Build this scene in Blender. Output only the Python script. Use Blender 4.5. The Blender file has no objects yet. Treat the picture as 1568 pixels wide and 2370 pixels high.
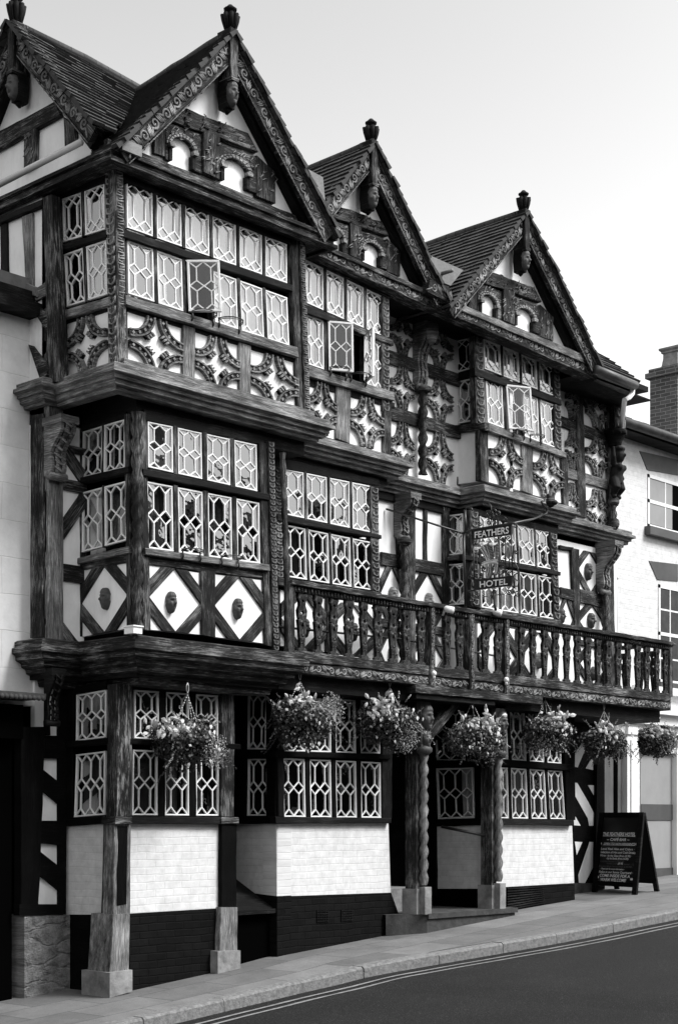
import bpy, math, random
from mathutils import Vector, Matrix
random.seed(7)
R = random.uniform
# ---------------------------------------------------------------- measuring
# survey of the street: x runs along the hotel front, y into the building, z up
F = 3600.; CX = 784.; HZ = 1900.; VPX = 4100.; EYE = 1.55
_a = math.atan((VPX - CX) / F)
FW = (math.cos(_a), math.sin(_a)); RT = (math.sin(_a), -math.cos(_a))
CAM = (-9.13434, -10.89519, EYE)
K = .6272
SURVEY = dict(A=(0, 0, .797), B=(0, 600, .797), C=(0, 1400, .797), D=(0, 2300, .797), E=(1000, 400, .9566),
              F=(1000, 1400, .9566), G=(1000, 2300, .9566), H=(1600, 1800, .574), I=(1000, 2000, .4783),
              J=(1350, 2450, .574), K=(0, 2900, .4464), L=(1000, 700, .4783), M=(0, 0, .3189),
              N=(2050, 1200, .3376), O=(2100, 2600, .3165), Z=(0, 0, 1 / K), S=(1700, 1820, .18571))
def ray(s, x, y):
    a, b, k = SURVEY[s]
    px = (a + x * k) * K; py = (b + y * k) * K
    p = (px - CX) / F; t = (HZ - py) / F
    return Vector((FW[0] + RT[0] * p, FW[1] + RT[1] * p, t))
C0 = Vector(CAM)
def on_y(s, x, y, yy):
    r = ray(s, x, y); return C0 + r * ((yy - C0.y) / r.y)
def on_x(s, x, y, xx):
    r = ray(s, x, y); return C0 + r * ((xx - C0.x) / r.x)
def on_z(s, x, y, zz):
    r = ray(s, x, y); return C0 + r * ((zz - C0.z) / r.z)

class Plane:                       # a wall face: local (u, z) and outward depth d
    def __init__(s, kind, c): s.k = kind; s.c = c
    def w(s, u, z, d=0.):
        return Vector((u, s.c - d, z)) if s.k == 'front' else Vector((s.c - d, -u, z))
    def l(s, t, x, y, d=0.):
        if s.k == 'front':
            p = on_y(t, x, y, s.c - d); return (p.x, p.z)
        p = on_x(t, x, y, s.c - d); return (-p.y, p.z)
    def n(s): return Vector((0, -1, 0)) if s.k == 'front' else Vector((-1, 0, 0))
def FR(y): return Plane('front', y)
def SD(x): return Plane('side', x)
def Q(pl, t, *v, d=0.):            # quad tl,tr,br,bl in local coords
    return [pl.l(t, v[i], v[i + 1], d) for i in range(0, len(v), 2)]
def bil(q, u, v):
    (a, b, c, d) = q
    return tuple((a[i] * (1 - u) + b[i] * u) * (1 - v) + (d[i] * (1 - u) + c[i] * u) * v for i in (0, 1))
def sub(q, u0, u1, v0=0., v1=1.):
    return [bil(q, u0, v0), bil(q, u1, v0), bil(q, u1, v1), bil(q, u0, v1)]
# ---------------------------------------------------------------- materials
def new_mat(name):
    m = bpy.data.materials.new(name); m.use_nodes = True
    nt = m.node_tree; nt.nodes.clear()
    o = nt.nodes.new('ShaderNodeOutputMaterial'); p = nt.nodes.new('ShaderNodeBsdfPrincipled')
    nt.links.new(p.outputs[0], o.inputs[0]); return m, nt, p
def nd(nt, t, **k):
    n = nt.nodes.new('ShaderNode' + t)
    for a, b in k.items():
        if a.startswith('i_'): n.inputs[a[2:]].default_value = b
        else: setattr(n, a, b)
    return n
def ramp(nt, src, stops):
    r = nd(nt, 'ValToRGB'); e = r.color_ramp.elements
    while len(e) < len(stops): e.new(.5)
    for i, (p, v) in enumerate(stops):
        e[i].position = p; e[i].color = (v, v, v, 1)
    nt.links.new(src, r.inputs[0]); return r.outputs[0]
def coords(nt, kind, scale=(1, 1, 1)):
    tc = nd(nt, 'TexCoord'); mp = nd(nt, 'Mapping'); mp.inputs['Scale'].default_value = scale
    nt.links.new(tc.outputs[kind], mp.inputs[0]); return mp.outputs[0]
def noise(nt, vec, sc, det=6, rough=.6, dist=0.):
    n = nd(nt, 'TexNoise'); n.inputs['Scale'].default_value = sc; n.inputs['Detail'].default_value = det
    n.inputs['Roughness'].default_value = rough; n.inputs['Distortion'].default_value = dist
    nt.links.new(vec, n.inputs['Vector']); return n.outputs['Fac']
def mul(nt, a, b, op='MULTIPLY'):
    m = nd(nt, 'Math', operation=op)
    for i, s in enumerate((a, b)):
        if isinstance(s, (int, float)): m.inputs[i].default_value = s
        else: nt.links.new(s, m.inputs[i])
    return m.outputs[0]
def bump(nt, p, h, st=.5, dist=.01):
    b = nd(nt, 'Bump'); b.inputs['Strength'].default_value = st; b.inputs['Distance'].default_value = dist
    nt.links.new(h, b.inputs['Height']); nt.links.new(b.outputs[0], p.inputs['Normal'])
def wood(name, lo, mid, hi, spec=.14):
    m, nt, p = new_mat(name)
    g = noise(nt, coords(nt, 'UV', (4.5, 74, 1)), 1.3, 7, .78, .35)
    w = noise(nt, coords(nt, 'Object', (1, 1, 1)), 3.1, 4, .55)
    k = noise(nt, coords(nt, 'UV', (.9, 9, 1)), 1.3, 3, .5)
    s = mul(nt, mul(nt, g, .95), mul(nt, mul(nt, w, .4), mul(nt, k, .25), 'ADD'), 'ADD')
    c = ramp(nt, s, [(.64, lo), (.82, mid), (.98, hi), (1., hi)])
    nt.links.new(c, p.inputs['Base Color']); p.inputs['Roughness'].default_value = .72
    p.inputs['Specular IOR Level'].default_value = spec
    bump(nt, p, g, .7, .008); return m
def plain(name, v, rough=.7, nz=0., nsc=8, metal=0., spec=.5, bmp=0., bsc=40):
    m, nt, p = new_mat(name)
    p.inputs['Base Color'].default_value = (v, v, v, 1); p.inputs['Roughness'].default_value = rough
    p.inputs['Metallic'].default_value = metal; p.inputs['Specular IOR Level'].default_value = spec
    if nz:
        n = noise(nt, coords(nt, 'Object'), nsc, 6, .65)
        nt.links.new(ramp(nt, n, [(.28, max(0, v - nz)), (.72, v + nz * .7)]), p.inputs['Base Color'])
    if bmp: bump(nt, p, noise(nt, coords(nt, 'Object'), bsc, 4, .6), bmp, .01)
    return m
def bricks(name, c1, c2, mortar, bmp=.6, w=.22, h=.07, ms=.008, stain=.0, spec=.25):
    m, nt, p = new_mat(name)
    v = coords(nt, 'UV')
    wob = noise(nt, v, 3, 3); 
    b = nd(nt, 'TexBrick'); b.inputs['Color1'].default_value = (c1,) * 3 + (1,); b.inputs['Color2'].default_value = (c2,) * 3 + (1,)
    b.inputs['Mortar'].default_value = (mortar,) * 3 + (1,); b.inputs['Scale'].default_value = 1
    b.inputs['Brick Width'].default_value = w; b.inputs['Row Height'].default_value = h
    b.inputs['Mortar Size'].default_value = ms; b.inputs['Mortar Smooth'].default_value = .6; b.inputs['Bias'].default_value = 0
    mx = nd(nt, 'VectorMath', operation='ADD'); cn = nd(nt, 'TexNoise'); cn.inputs['Scale'].default_value = 4
    nt.links.new(v, cn.inputs['Vector']); vs = nd(nt, 'VectorMath', operation='SCALE'); vs.inputs['Scale'].default_value = .03
    nt.links.new(cn.outputs['Color'], vs.inputs[0]); nt.links.new(v, mx.inputs[0]); nt.links.new(vs.outputs[0], mx.inputs[1])
    nt.links.new(mx.outputs[0], b.inputs['Vector'])
    n = noise(nt, v, 9, 6, .7)
    mr = ramp(nt, n, [(.25, 1 - stain), (.65, 1.)])
    mm = nd(nt, 'Mix', data_type='RGBA', blend_type='MULTIPLY'); mm.inputs['Factor'].default_value = 1
    nt.links.new(b.outputs['Color'], mm.inputs['A']); nt.links.new(mr, mm.inputs['B'])
    nt.links.new(mm.outputs['Result'], p.inputs['Base Color']); p.inputs['Roughness'].default_value = .75
    p.inputs['Specular IOR Level'].default_value = spec
    hh = mul(nt, mul(nt, b.outputs['Fac'], -1.), mul(nt, n, .6), 'ADD')
    bump(nt, p, hh, bmp, .012); return m
def plaster_mat(name, v, stain=.12, bmp=.15):
    m, nt, p = new_mat(name)
    a = noise(nt, coords(nt, 'Object', (1, 1, .5)), 2.3, 6, .7)
    nt.links.new(ramp(nt, a, [(.25, v - stain), (.55, v)]), p.inputs['Base Color'])
    p.inputs['Roughness'].default_value = .85; p.inputs['Specular IOR Level'].default_value = .2
    bump(nt, p, noise(nt, coords(nt, 'Object'), 22, 5, .6), bmp, .012); return m
MT = {}
MT['oak'] = wood('weathered_oak', .0015, .018, .27)
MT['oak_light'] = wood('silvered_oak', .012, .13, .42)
MT['face'] = plain('carved_face_oak', .055, .65, .03, 18, bmp=.3)
MT['oak_pale'] = wood('bleached_oak', .03, .17, .42)
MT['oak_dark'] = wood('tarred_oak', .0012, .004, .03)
MT['black'] = wood('black_painted_timber', .001, .0025, .008, .06)
MT['carve'] = wood('carved_oak', .05, .2, .48)
MT['plaster'] = plaster_mat('lime_white_plaster', .84, .2)
MT['render'] = plaster_mat('pale_render', .62, .14, .35)
MT['render_dark'] = plaster_mat('grey_render', .12, .05, .3)
MT['brick_white'] = bricks('white_painted_brick', .71, .695, .67, .2, stain=.3)
MT['brick_black'] = bricks('black_painted_brick', .004, .007, .0035, .45, stain=.6, spec=.08)
MT['brick_red'] = bricks('soot_red_brick', .06, .12, .26, .6, stain=.3)
MT['blocks'] = bricks('scored_render_blocks', .72, .68, .6, .5, w=.7, h=.34, ms=.004, stain=.15)
MT['white'] = plain('white_window_paint', .78, .5, .08, 60)
MT['iron'] = plain('black_iron', .01, .45, metal=.0, spec=.6)
MT['sign_black'] = plain('gloss_black_sign', .006, .35, spec=.4)
MT['letter'] = plain('white_lettering', .85, .6)
MT['chalk'] = plain('chalk_writing', .7, .9)
MT['chalk_faint'] = plain('faint_chalk_writing', .09, .9)
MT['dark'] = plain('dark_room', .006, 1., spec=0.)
MT['void'] = plain('deep_shade_black', .0015, 1., spec=0.)  # near-black colour stands for deep shade in recesses; dark shopfront too
MT['curtain'] = plain('net_curtain', .7, .9, .2, 6)
MT['curtain_dark'] = plain('lined_curtain', .04, .9, .02, 6)
MT['lead'] = plain('lead_flashing', .14, .55, .05, 7, bmp=.3)
MT['gutter_pale'] = plain('painted_gutter', .5, .5, .08, 5)
MT['gutter'] = plain('old_iron_gutter', .06, .5, .04, 6)
MT['stone'] = plain('worn_sandstone', .22, .85, .14, 5, bmp=.7, bsc=25)
MT['stone_dark'] = plain('soot_stone', .035, .85, .03, 6, bmp=.5, bsc=30)
MT['white_plastic'] = plain('white_fitting', .8, .4)
MT['stucco'] = plain('white_stucco', .8, .7, .05, 4, bmp=.2)
MT['door_grey'] = plain('grey_door_panel', .27, .6, .03, 3)
MT['mid_grey'] = plain('mid_grey_panel', .06, .6, .02, 3)
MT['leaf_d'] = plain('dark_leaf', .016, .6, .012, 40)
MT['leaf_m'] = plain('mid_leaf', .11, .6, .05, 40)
MT['leaf_l'] = plain('pale_trailing_leaf', .38, .65, .1, 40)
MT['leaf_w'] = plain('variegated_pale_leaf', .5, .6, .16, 60)
MT['flower'] = plain('white_fuchsia_petal', .8, .6)
MT['line'] = plain('worn_road_paint', .2, .8, .1, 14)
MT['kerb'] = plain('granite_kerb', .17, .85, .09, 26, bmp=.8, bsc=50)
MT['chain'] = plain('galvanised_chain', .45, .4, metal=.6)
# rubble stone
def _rubble():
    m, nt, p = new_mat('rubble_stone')
    v = coords(nt, 'UV', (3.2, 7.5, 1)); vo = nd(nt, 'TexVoronoi', feature='DISTANCE_TO_EDGE'); vo.inputs['Scale'].default_value = 1.4
    n2 = nd(nt, 'TexNoise'); n2.inputs['Scale'].default_value = 2; nt.links.new(v, n2.inputs['Vector'])
    mx = nd(nt, 'Mix', data_type='VECTOR'); mx.inputs['Factor'].default_value = .5
    nt.links.new(v, mx.inputs['A']); nt.links.new(n2.outputs['Color'], mx.inputs['B']); nt.links.new(mx.outputs['Result'], vo.inputs['Vector'])
    n = noise(nt, coords(nt, 'UV'), 9, 8, .75)
    e = ramp(nt, vo.outputs['Distance'], [(0, .0), (.09, 1.)])
    c = mul(nt, ramp(nt, n, [(.3, .07), (.7, .42)]), mul(nt, mul(nt, e, .25), .75, 'ADD'))
    nt.links.new(c, p.inputs['Base Color']); p.inputs['Roughness'].default_value = .9
    bump(nt, p, mul(nt, mul(nt, e, .5), mul(nt, n, 2.2), 'ADD'), 1., .05); return m
MT['rubble'] = _rubble()
def _tiles():
    m, nt, p = new_mat('clay_roof_tiles')
    v = coords(nt, 'UV'); b = nd(nt, 'TexBrick'); b.inputs['Scale'].default_value = 1
    b.inputs['Color1'].default_value = (.018, .018, .018, 1); b.inputs['Color2'].default_value = (.055, .055, .055, 1)
    b.inputs['Mortar'].default_value = (.003, .003, .003, 1); b.inputs['Brick Width'].default_value = .15; b.inputs['Row Height'].default_value = .1
    b.inputs['Mortar Size'].default_value = .006; nt.links.new(v, b.inputs['Vector'])
    n = noise(nt, coords(nt, 'Object'), 11, 6, .7)
    mm = nd(nt, 'Mix', data_type='RGBA', blend_type='MULTIPLY'); mm.inputs['Factor'].default_value = 1
    nt.links.new(b.outputs['Color'], mm.inputs['A']); nt.links.new(ramp(nt, n, [(.3, .45), (.62, 1.2), (.75, 2.6)]), mm.inputs['B'])
    nt.links.new(mm.outputs['Result'], p.inputs['Base Color']); p.inputs['Roughness'].default_value = .8
    bump(nt, p, mul(nt, b.outputs['Fac'], -1.), .6, .012); return m
MT['tiles'] = _tiles()
def _paving():
    m, nt, p = new_mat('pavement_flags')
    v = coords(nt, 'UV'); b = nd(nt, 'TexBrick'); b.inputs['Scale'].default_value = 1
    b.inputs['Color1'].default_value = (.115, .115, .115, 1); b.inputs['Color2'].default_value = (.18, .18, .18, 1)
    b.inputs['Mortar'].default_value = (.06, .06, .06, 1); b.inputs['Brick Width'].default_value = .78; b.inputs['Row Height'].default_value = .5
    b.inputs['Mortar Size'].default_value = .007; b.inputs['Mortar Smooth'].default_value = .3; nt.links.new(v, b.inputs['Vector'])
    n = noise(nt, coords(nt, 'Object'), 1.7, 8, .7); f = noise(nt, coords(nt, 'Object'), 60, 3, .7)
    mm = nd(nt, 'Mix', data_type='RGBA', blend_type='MULTIPLY'); mm.inputs['Factor'].default_value = 1
    nt.links.new(b.outputs['Color'], mm.inputs['A'])
    nt.links.new(mul(nt, ramp(nt, n, [(.25, .55), (.7, 1.15)]), ramp(nt, f, [(.3, .8), (.7, 1.15)])), mm.inputs['B'])
    nt.links.new(mm.outputs['Result'], p.inputs['Base Color']); p.inputs['Roughness'].default_value = .85
    bump(nt, p, mul(nt, mul(nt, b.outputs['Fac'], -1.), mul(nt, f, .3), 'ADD'), .5, .01); return m
MT['paving'] = _paving()
def _road():
    m, nt, p = new_mat('asphalt')
    f = noise(nt, coords(nt, 'Object'), 70, 2, .9); n = noise(nt, coords(nt, 'Object'), .9, 6, .6)
    c = mul(nt, ramp(nt, f, [(.35, .002), (.58, .007), (.72, .07)]), ramp(nt, n, [(.3, .6), (.7, 1.5)]))
    nt.links.new(c, p.inputs['Base Color']); p.inputs['Roughness'].default_value = .85; p.inputs['Specular IOR Level'].default_value = .25
    bump(nt, p, f, .6, .01); return m
MT['road'] = _road()
def _glass(nm='old_window_glass', base=.27):
    m = bpy.data.materials.new(nm); m.use_nodes = True; nt = m.node_tree; nt.nodes.clear()
    o = nd(nt, 'OutputMaterial'); mx = nd(nt, 'MixShader'); g = nd(nt, 'BsdfGlossy'); t = nd(nt, 'BsdfTransparent')
    g.inputs['Roughness'].default_value = .012; g.inputs['Color'].default_value = (1, 1, 1, 1)
    t.inputs['Color'].default_value = (.9, .9, .9, 1)
    fr = nd(nt, 'LayerWeight'); fr.inputs['Blend'].default_value = .5
    f2 = mul(nt, mul(nt, mul(nt, fr.outputs['Facing'], 4., 'POWER'), .75), base, 'ADD')
    b = nd(nt, 'Bump'); b.inputs['Strength'].default_value = .06; b.inputs['Distance'].default_value = .02
    nt.links.new(noise(nt, coords(nt, 'Object'), 7, 2, .5), b.inputs['Height'])
    nt.links.new(b.outputs[0], g.inputs['Normal'])
    nt.links.new(f2, mx.inputs[0]); nt.links.new(t.outputs[0], mx.inputs[1]); nt.links.new(g.outputs[0], mx.inputs[2])
    nt.links.new(mx.outputs[0], o.inputs[0]); return m
MT['glass'] = _glass(); MT['clear_glass'] = _glass('clear_casement_glass', .07)
# ---------------------------------------------------------------- objects
COL = bpy.context.scene.collection
def empty(name, loc, label=None, cat=None, group=None):
    o = bpy.data.objects.new(name, None); o.location = loc; COL.objects.link(o); o.empty_display_size = .2
    if label: o['label'] = label
    if cat: o['category'] = cat
    if group: o['group'] = group
    return o
def tag(o, label=None, cat=None, group=None, kind=None):
    for k, v in (('label', label), ('category', cat), ('group', group), ('kind', kind)):
        if v: o[k] = v
    return o
class MB:
    def __init__(s, vert=False): s.v = []; s.f = []; s.uv = []; s.m = []; s.sm = []; s.slots = []; s.vert = vert
    def slot(s, m):
        if m not in s.slots: s.slots.append(m)
        return s.slots.index(m)
    def face(s, pts, uvs=None, mat=None, smooth=False):
        i = len(s.v); s.v += [Vector(p) for p in pts]; s.f.append(list(range(i, i + len(pts))))
        s.uv.append(uvs or ([(p[2], p[0] + p[1]) for p in s.v[i:]] if s.vert else [(p[0] + p[1], p[2]) for p in s.v[i:]])); s.m.append(s.slot(mat) if mat else 0); s.sm.append(smooth)
    def mesh(s, vs, fs, mat=None, smooth=True, uvs=None):
        i = len(s.v); s.v += [Vector(p) for p in vs]; mi = s.slot(mat) if mat else 0
        for f in fs:
            s.f.append([i + k for k in f]); s.uv.append([uvs[k] if uvs else (s.v[i + k][0] + s.v[i + k][1], s.v[i + k][2]) for k in f])
            s.m.append(mi); s.sm.append(smooth)
    def build(s, name, mat, parent=None):
        me = bpy.data.meshes.new(name)
        o = parent; off = Vector((0, 0, 0))
        while o is not None: off += o.location; o = o.parent
        me.from_pydata([tuple(p - off) for p in s.v], [], s.f)
        uvl = me.uv_layers.new(name='UVMap'); k = 0
        flat = []
        for u in s.uv:
            for a in u: flat += [a[0], a[1]]
        uvl.data.foreach_set('uv', flat)
        if not s.slots: me.materials.append(MT[mat])
        else:
            for m in s.slots: me.materials.append(MT[m])
            me.polygons.foreach_set('material_index', s.m)
        me.polygons.foreach_set('use_smooth', s.sm)
        me.validate(); me.update()
        o = bpy.data.objects.new(name, me); COL.objects.link(o)
        if parent: o.parent = parent
        return o
    # ---- shapes
    def prism(s, pl, pts, d0, d1, mat=None, back=False):
        ro = (R(0, 9), R(0, 9))
        fr = [pl.w(a, b, d1) for a, b in pts]; bk = [pl.w(a, b, d0) for a, b in pts]
        uv = [(b + ro[0], a + ro[1]) if s.vert else (a + ro[0], b + ro[1]) for a, b in pts]
        # orientation: local (u,z) counter-clockwise faces outward on the front plane
        area = sum(pts[i][0] * pts[(i + 1) % len(pts)][1] - pts[(i + 1) % len(pts)][0] * pts[i][1] for i in range(len(pts)))
        idx = list(range(len(pts)))
        if area < 0: idx.reverse()
        s.face([fr[i] for i in idx], [uv[i] for i in idx], mat)
        n = len(pts)
        for k in range(n):
            i, j = idx[k], idx[(k + 1) % n]
            s.face([fr[i], bk[i], bk[j], fr[j]], [uv[i], (uv[i][0] + .03, uv[i][1]), (uv[j][0] + .03, uv[j][1]), uv[j]], mat)
        if back: s.face([bk[i] for i in reversed(idx)], None, mat)
    def beam(s, pl, q, d0, d1, mat=None, jit=.0035, axis=None, seg=.14, ch=.006):
        """timber filling local quad q (tl,tr,br,bl); grain along its longer side; worn edges"""
        tl, tr, br, bl = [Vector(p) for p in q]
        wu = ((tr - tl).length + (br - bl).length) / 2; hv = ((bl - tl).length + (br - tr).length) / 2
        hor = (wu >= hv) if axis is None else axis == 'h'
        L, W = (wu, hv) if hor else (hv, wu)
        n = max(2, int(L / seg)); off = (R(0, 40), R(0, 40)); ch = min(ch, W * .2, abs(d1 - d0) * .4)
        rows = []
        for i in range(n + 1):
            t = i / n
            if hor: a = tl.lerp(tr, t); b = bl.lerp(br, t)      # a top, b bottom
            else: a = tr.lerp(br, t); b = tl.lerp(bl, t)
            ja, jb, jd = (R(-jit, jit) for _ in range(3))
            if i in (0, n): ja = jb = 0
            e = (a - b).normalized(); a = a + e * ja; b = b + e * jb
            ws = [(a, d0), (a, d1 - ch + jd), (a - e * ch, d1 + jd), (b + e * ch, d1 + jd), (b, d1 - ch + jd), (b, d0)]
            rows.append([(pl.w(p[0], p[1], d), (off[0] + t * L, off[1] + k)) for (p, d), k in zip(ws, (0, .05, .055, .055 + W, .06 + W, .11 + W))])
        for i in range(n):
            for k in range(5):
                A = rows[i][k]; B = rows[i + 1][k]; C = rows[i + 1][k + 1]; D = rows[i][k + 1]
                f = [D, C, B, A]
                s.face([x[0] for x in f], [x[1] for x in f], mat)
        for e, rv in ((rows[0], 0), (rows[-1], 1)):
            f = e if rv else e[::-1]
            s.face([x[0] for x in f], [x[1] for x in f], mat)
    def bar(s, pl, a, b, w, d0, d1, mat=None, w2=None, **k):
        a = Vector(a); b = Vector(b); w2 = w2 or w; e = (b - a); 
        if e.length < 1e-6: return
        e.normalize(); p = Vector((-e.y, e.x))
        s.beam(pl, [a + p * w / 2, b + p * w2 / 2, b - p * w2 / 2, a - p * w / 2], d0, d1, mat, axis='h', **k)
    def box(s, a, b, mat=None):
        x0, y0, z0 = a; x1, y1, z1 = b
        P = [(x0, y0, z0), (x1, y0, z0), (x1, y1, z0), (x0, y1, z0), (x0, y0, z1), (x1, y0, z1), (x1, y1, z1), (x0, y1, z1)]
        for f in ((0, 3, 2, 1), (4, 5, 6, 7), (0, 1, 5, 4), (1, 2, 6, 5), (2, 3, 7, 6), (3, 0, 4, 7)):
            s.face([P[i] for i in f], None, mat)
    def obox(s, c, ax, ay, az, mat=None):
        c, ax, ay, az = map(Vector, (c, ax, ay, az))
        P = [c + ax * i + ay * j + az * k for k in (-1, 1) for (i, j) in ((-1, -1), (1, -1), (1, 1), (-1, 1))]
        for f in ((0, 3, 2, 1), (4, 5, 6, 7), (0, 1, 5, 4), (1, 2, 6, 5), (2, 3, 7, 6), (3, 0, 4, 7)):
            s.face([P[i] for i in f], [(P[i].dot(az) / max(az.length, 1e-6) , P[i].x + P[i].y) for i in f], mat)
    def tube(s, pts, r, n=6, mat=None, cap=True, smooth=True):
        pts = [Vector(p) for p in pts]; rs = r if isinstance(r, (list, tuple)) else [r] * len(pts)
        vs = []; uvs = []; L = 0; ref = None
        for i, p in enumerate(pts):
            t = (pts[min(i + 1, len(pts) - 1)] - pts[max(i - 1, 0)])
            t = t.normalized() if t.length > 1e-9 else Vector((0, 0, 1))
            if ref is None: ref = t.orthogonal().normalized()
            ref = (ref - t * ref.dot(t)); ref = ref.normalized() if ref.length > 1e-6 else t.orthogonal().normalized()
            b = t.cross(ref)
            if i: L += (p - pts[i - 1]).length
            for k in range(n):
                a = 2 * math.pi * k / n
                vs.append(p + (ref * math.cos(a) + b * math.sin(a)) * rs[i]); uvs.append((L, k * .03))
        fs = [[i * n + k, i * n + (k + 1) % n, (i + 1) * n + (k + 1) % n, (i + 1) * n + k] for i in range(len(pts) - 1) for k in range(n)]
        if cap: fs += [list(range(n))[::-1], [(len(pts) - 1) * n + k for k in range(n)]]
        s.mesh(vs, fs, mat, smooth, uvs)
    def rope(s, a, b, r, mat=None, pitch=.12, amp=.22, n=10, starts=2, seg=.0095):
        a = Vector(a); b = Vector(b); L = (b - a).length; m = max(6, int(L / seg)); t = (b - a) / L
        X = t.orthogonal().normalized(); Y = t.cross(X); vs = []; uvs = []
        for i in range(m + 1):
            for k in range(n):
                th = 2 * math.pi * k / n; ph = starts * th - 2 * math.pi * i * L / m / pitch
                rr = r * (1 + amp * math.cos(ph))
                vs.append(a + t * (L * i / m) + (X * math.cos(th) + Y * math.sin(th)) * rr); uvs.append((L * i / m, k * .03))
        fs = [[i * n + k, i * n + (k + 1) % n, (i + 1) * n + (k + 1) % n, (i + 1) * n + k] for i in range(m) for k in range(n)]
        s.mesh(vs, fs, mat, True, uvs)
    def lathe(s, c, prof, n=14, mat=None, axis=Vector((0, 0, 1)), smooth=True, sx=1.):
        c = Vector(c); X = axis.orthogonal().normalized(); Y = axis.cross(X); vs = []
        for (r, h) in prof:
            for k in range(n):
                a = 2 * math.pi * k / n; vs.append(c + axis * h + X * math.cos(a) * r * sx + Y * math.sin(a) * r)
        m = len(prof)
        fs = [[i * n + k, i * n + (k + 1) % n, (i + 1) * n + (k + 1) % n, (i + 1) * n + k] for i in range(m - 1) for k in range(n)]
        fs += [list(range(n))[::-1], [(m - 1) * n + k for k in range(n)]]
        s.mesh(vs, fs, mat, smooth)
    def ell(s, c, r, mat=None, nu=10, nv=7, rot=None):
        vs = [];
        for j in range(nv + 1):
            ph = math.pi * j / nv
            for i in range(nu):
                th = 2 * math.pi * i / nu
                p = Vector((r[0] * math.sin(ph) * math.cos(th), r[1] * math.sin(ph) * math.sin(th), r[2] * math.cos(ph)))
                if rot: p = rot @ p
                vs.append(Vector(c) + p)
        fs = [[j * nu + i, (j + 1) * nu + i, (j + 1) * nu + (i + 1) % nu, j * nu + (i + 1) % nu] for j in range(nv) for i in range(nu)]
        s.mesh(vs, fs, mat, True)
# ---------------------------------------------------------------- hotel pieces
hotel = empty('timber_framed_hotel', (0, .8, 0), 'black and white half-timbered hotel with carved gables, jettied bays and leaded windows', 'hotel')
def timber(pl, q, d0=-.02, d1=.03, mat='oak', name='post', parent=None, **k):
    b = MB(); b.beam(pl, q, d0, d1, **k); return b.build(name, mat, parent or hotel)
def leaded(q, nc, pat):
    T = lambda j, v: (j / nc, v)
    V = lambda i, v: ((i + .5) / nc, v)
    P = []
    def hexes(t0, b, c, t1):
        for j in range(nc + 1):
            if j == 0: P.append([T(0, t0), V(0, b), V(0, c), T(0, t1)])
            elif j == nc: P.append([T(nc, t0), T(nc, t1), V(nc - 1, c), V(nc - 1, b)])
            else: P.append([T(j, t0), V(j, b), V(j, c), T(j, t1), V(j - 1, c), V(j - 1, b)])
    def dias(t, v0, v1):
        for i in range(nc): P.append([V(i, v0), T(i + 1, t), V(i, v1), T(i, t)])
    if pat == 'A':
        a, b, c, d = .12, .39, .61, .88
        for i in range(nc):
            P.append([T(i, 0), T(i + 1, 0), V(i, a)]); P.append([T(i, 1), V(i, d), T(i + 1, 1)])
        hexes(0, a, b, .5); hexes(.5, c, d, 1); dias(.5, b, c)
    else:
        t1, b, c, t2 = .11, .24, .72, .86
        for j in range(nc + 1):
            l = V(j - 1, 0) if j else (0, 0); r = V(j, 0) if j < nc else (1, 0)
            P.append([l, r, T(j, t1)])
            l = V(j - 1, 1) if j else (0, 1); r = V(j, 1) if j < nc else (1, 1)
            P.append([l, T(j, t2), r])
        dias(t1, 0, b); hexes(t1, b, c, t2); dias(t2, c, 1)
    E = set()
    for p in P:
        for i in range(len(p)):
            a, b = p[i], p[(i + 1) % len(p)]
            if (a[0] == b[0] and a[0] in (0, 1)) or (a[1] == b[1] and a[1] in (0, 1)): continue
            E.add(tuple(sorted((a, b))))
    return P, sorted(E)
def window(pl, q, nc=2, pat='A', fw=.015, lw=.0095, dd=0., parent=None, mapper=None):
    """leaded casement: frame with children lattice and pane.  mapper moves an opened sash"""
    W = pl
    if mapper: W = mapper
    fr = MB()
    def dist(a, b): return math.hypot(a[0] - b[0], a[1] - b[1])
    w = dist(q[0], q[1]); h = dist(q[0], q[3]); fu = fw / w; fv = fw / h
    for uv in ((0, 1, 0, fv), (0, 1, 1 - fv, 1), (0, fu, fv, 1 - fv), (1 - fu, 1, fv, 1 - fv)):
        fr.beam(W, sub(q, *uv), dd - .015, dd + .014, jit=.0012, seg=.2, ch=.003)
    o = fr.build('window', 'white', parent or hotel)
    qi = sub(q, fu * .8, 1 - fu * .8, fv * .8, 1 - fv * .8)
    P, E = leaded(qi, nc, pat)
    la = MB()
    for a, b in E:
        A = Vector(bil(qi, *a)); B = Vector(bil(qi, *b)); A += Vector((R(-1, 1), R(-1, 1))) * .0015
        e = (B - A).normalized(); p = Vector((-e.y, e.x)) * lw / 2; e = e * lw * .3
        la.prism(W, [A + p - e, B + p + e, B - p + e, A - p - e], dd - .008, dd + .007 + R(0, .002))
    la.build('lattice', 'white', o)
    gl = MB()
    for p in P:
        pts = [Vector(bil(qi, *a)) for a in p]; c = sum(pts, Vector((0, 0))) / len(pts)
        gx, gy = R(-.035, .035), R(-.03, .03)
        if len(pts) > 4 or True:
            pts = [W.w(a[0], a[1], dd - .002 + (a[0] - c[0]) * gx + (a[1] - c[1]) * gy) for a in pts]
        gl.face(pts, None)
    gl.build('pane', 'clear_glass' if mapper else 'glass', o)
    return o
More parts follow.
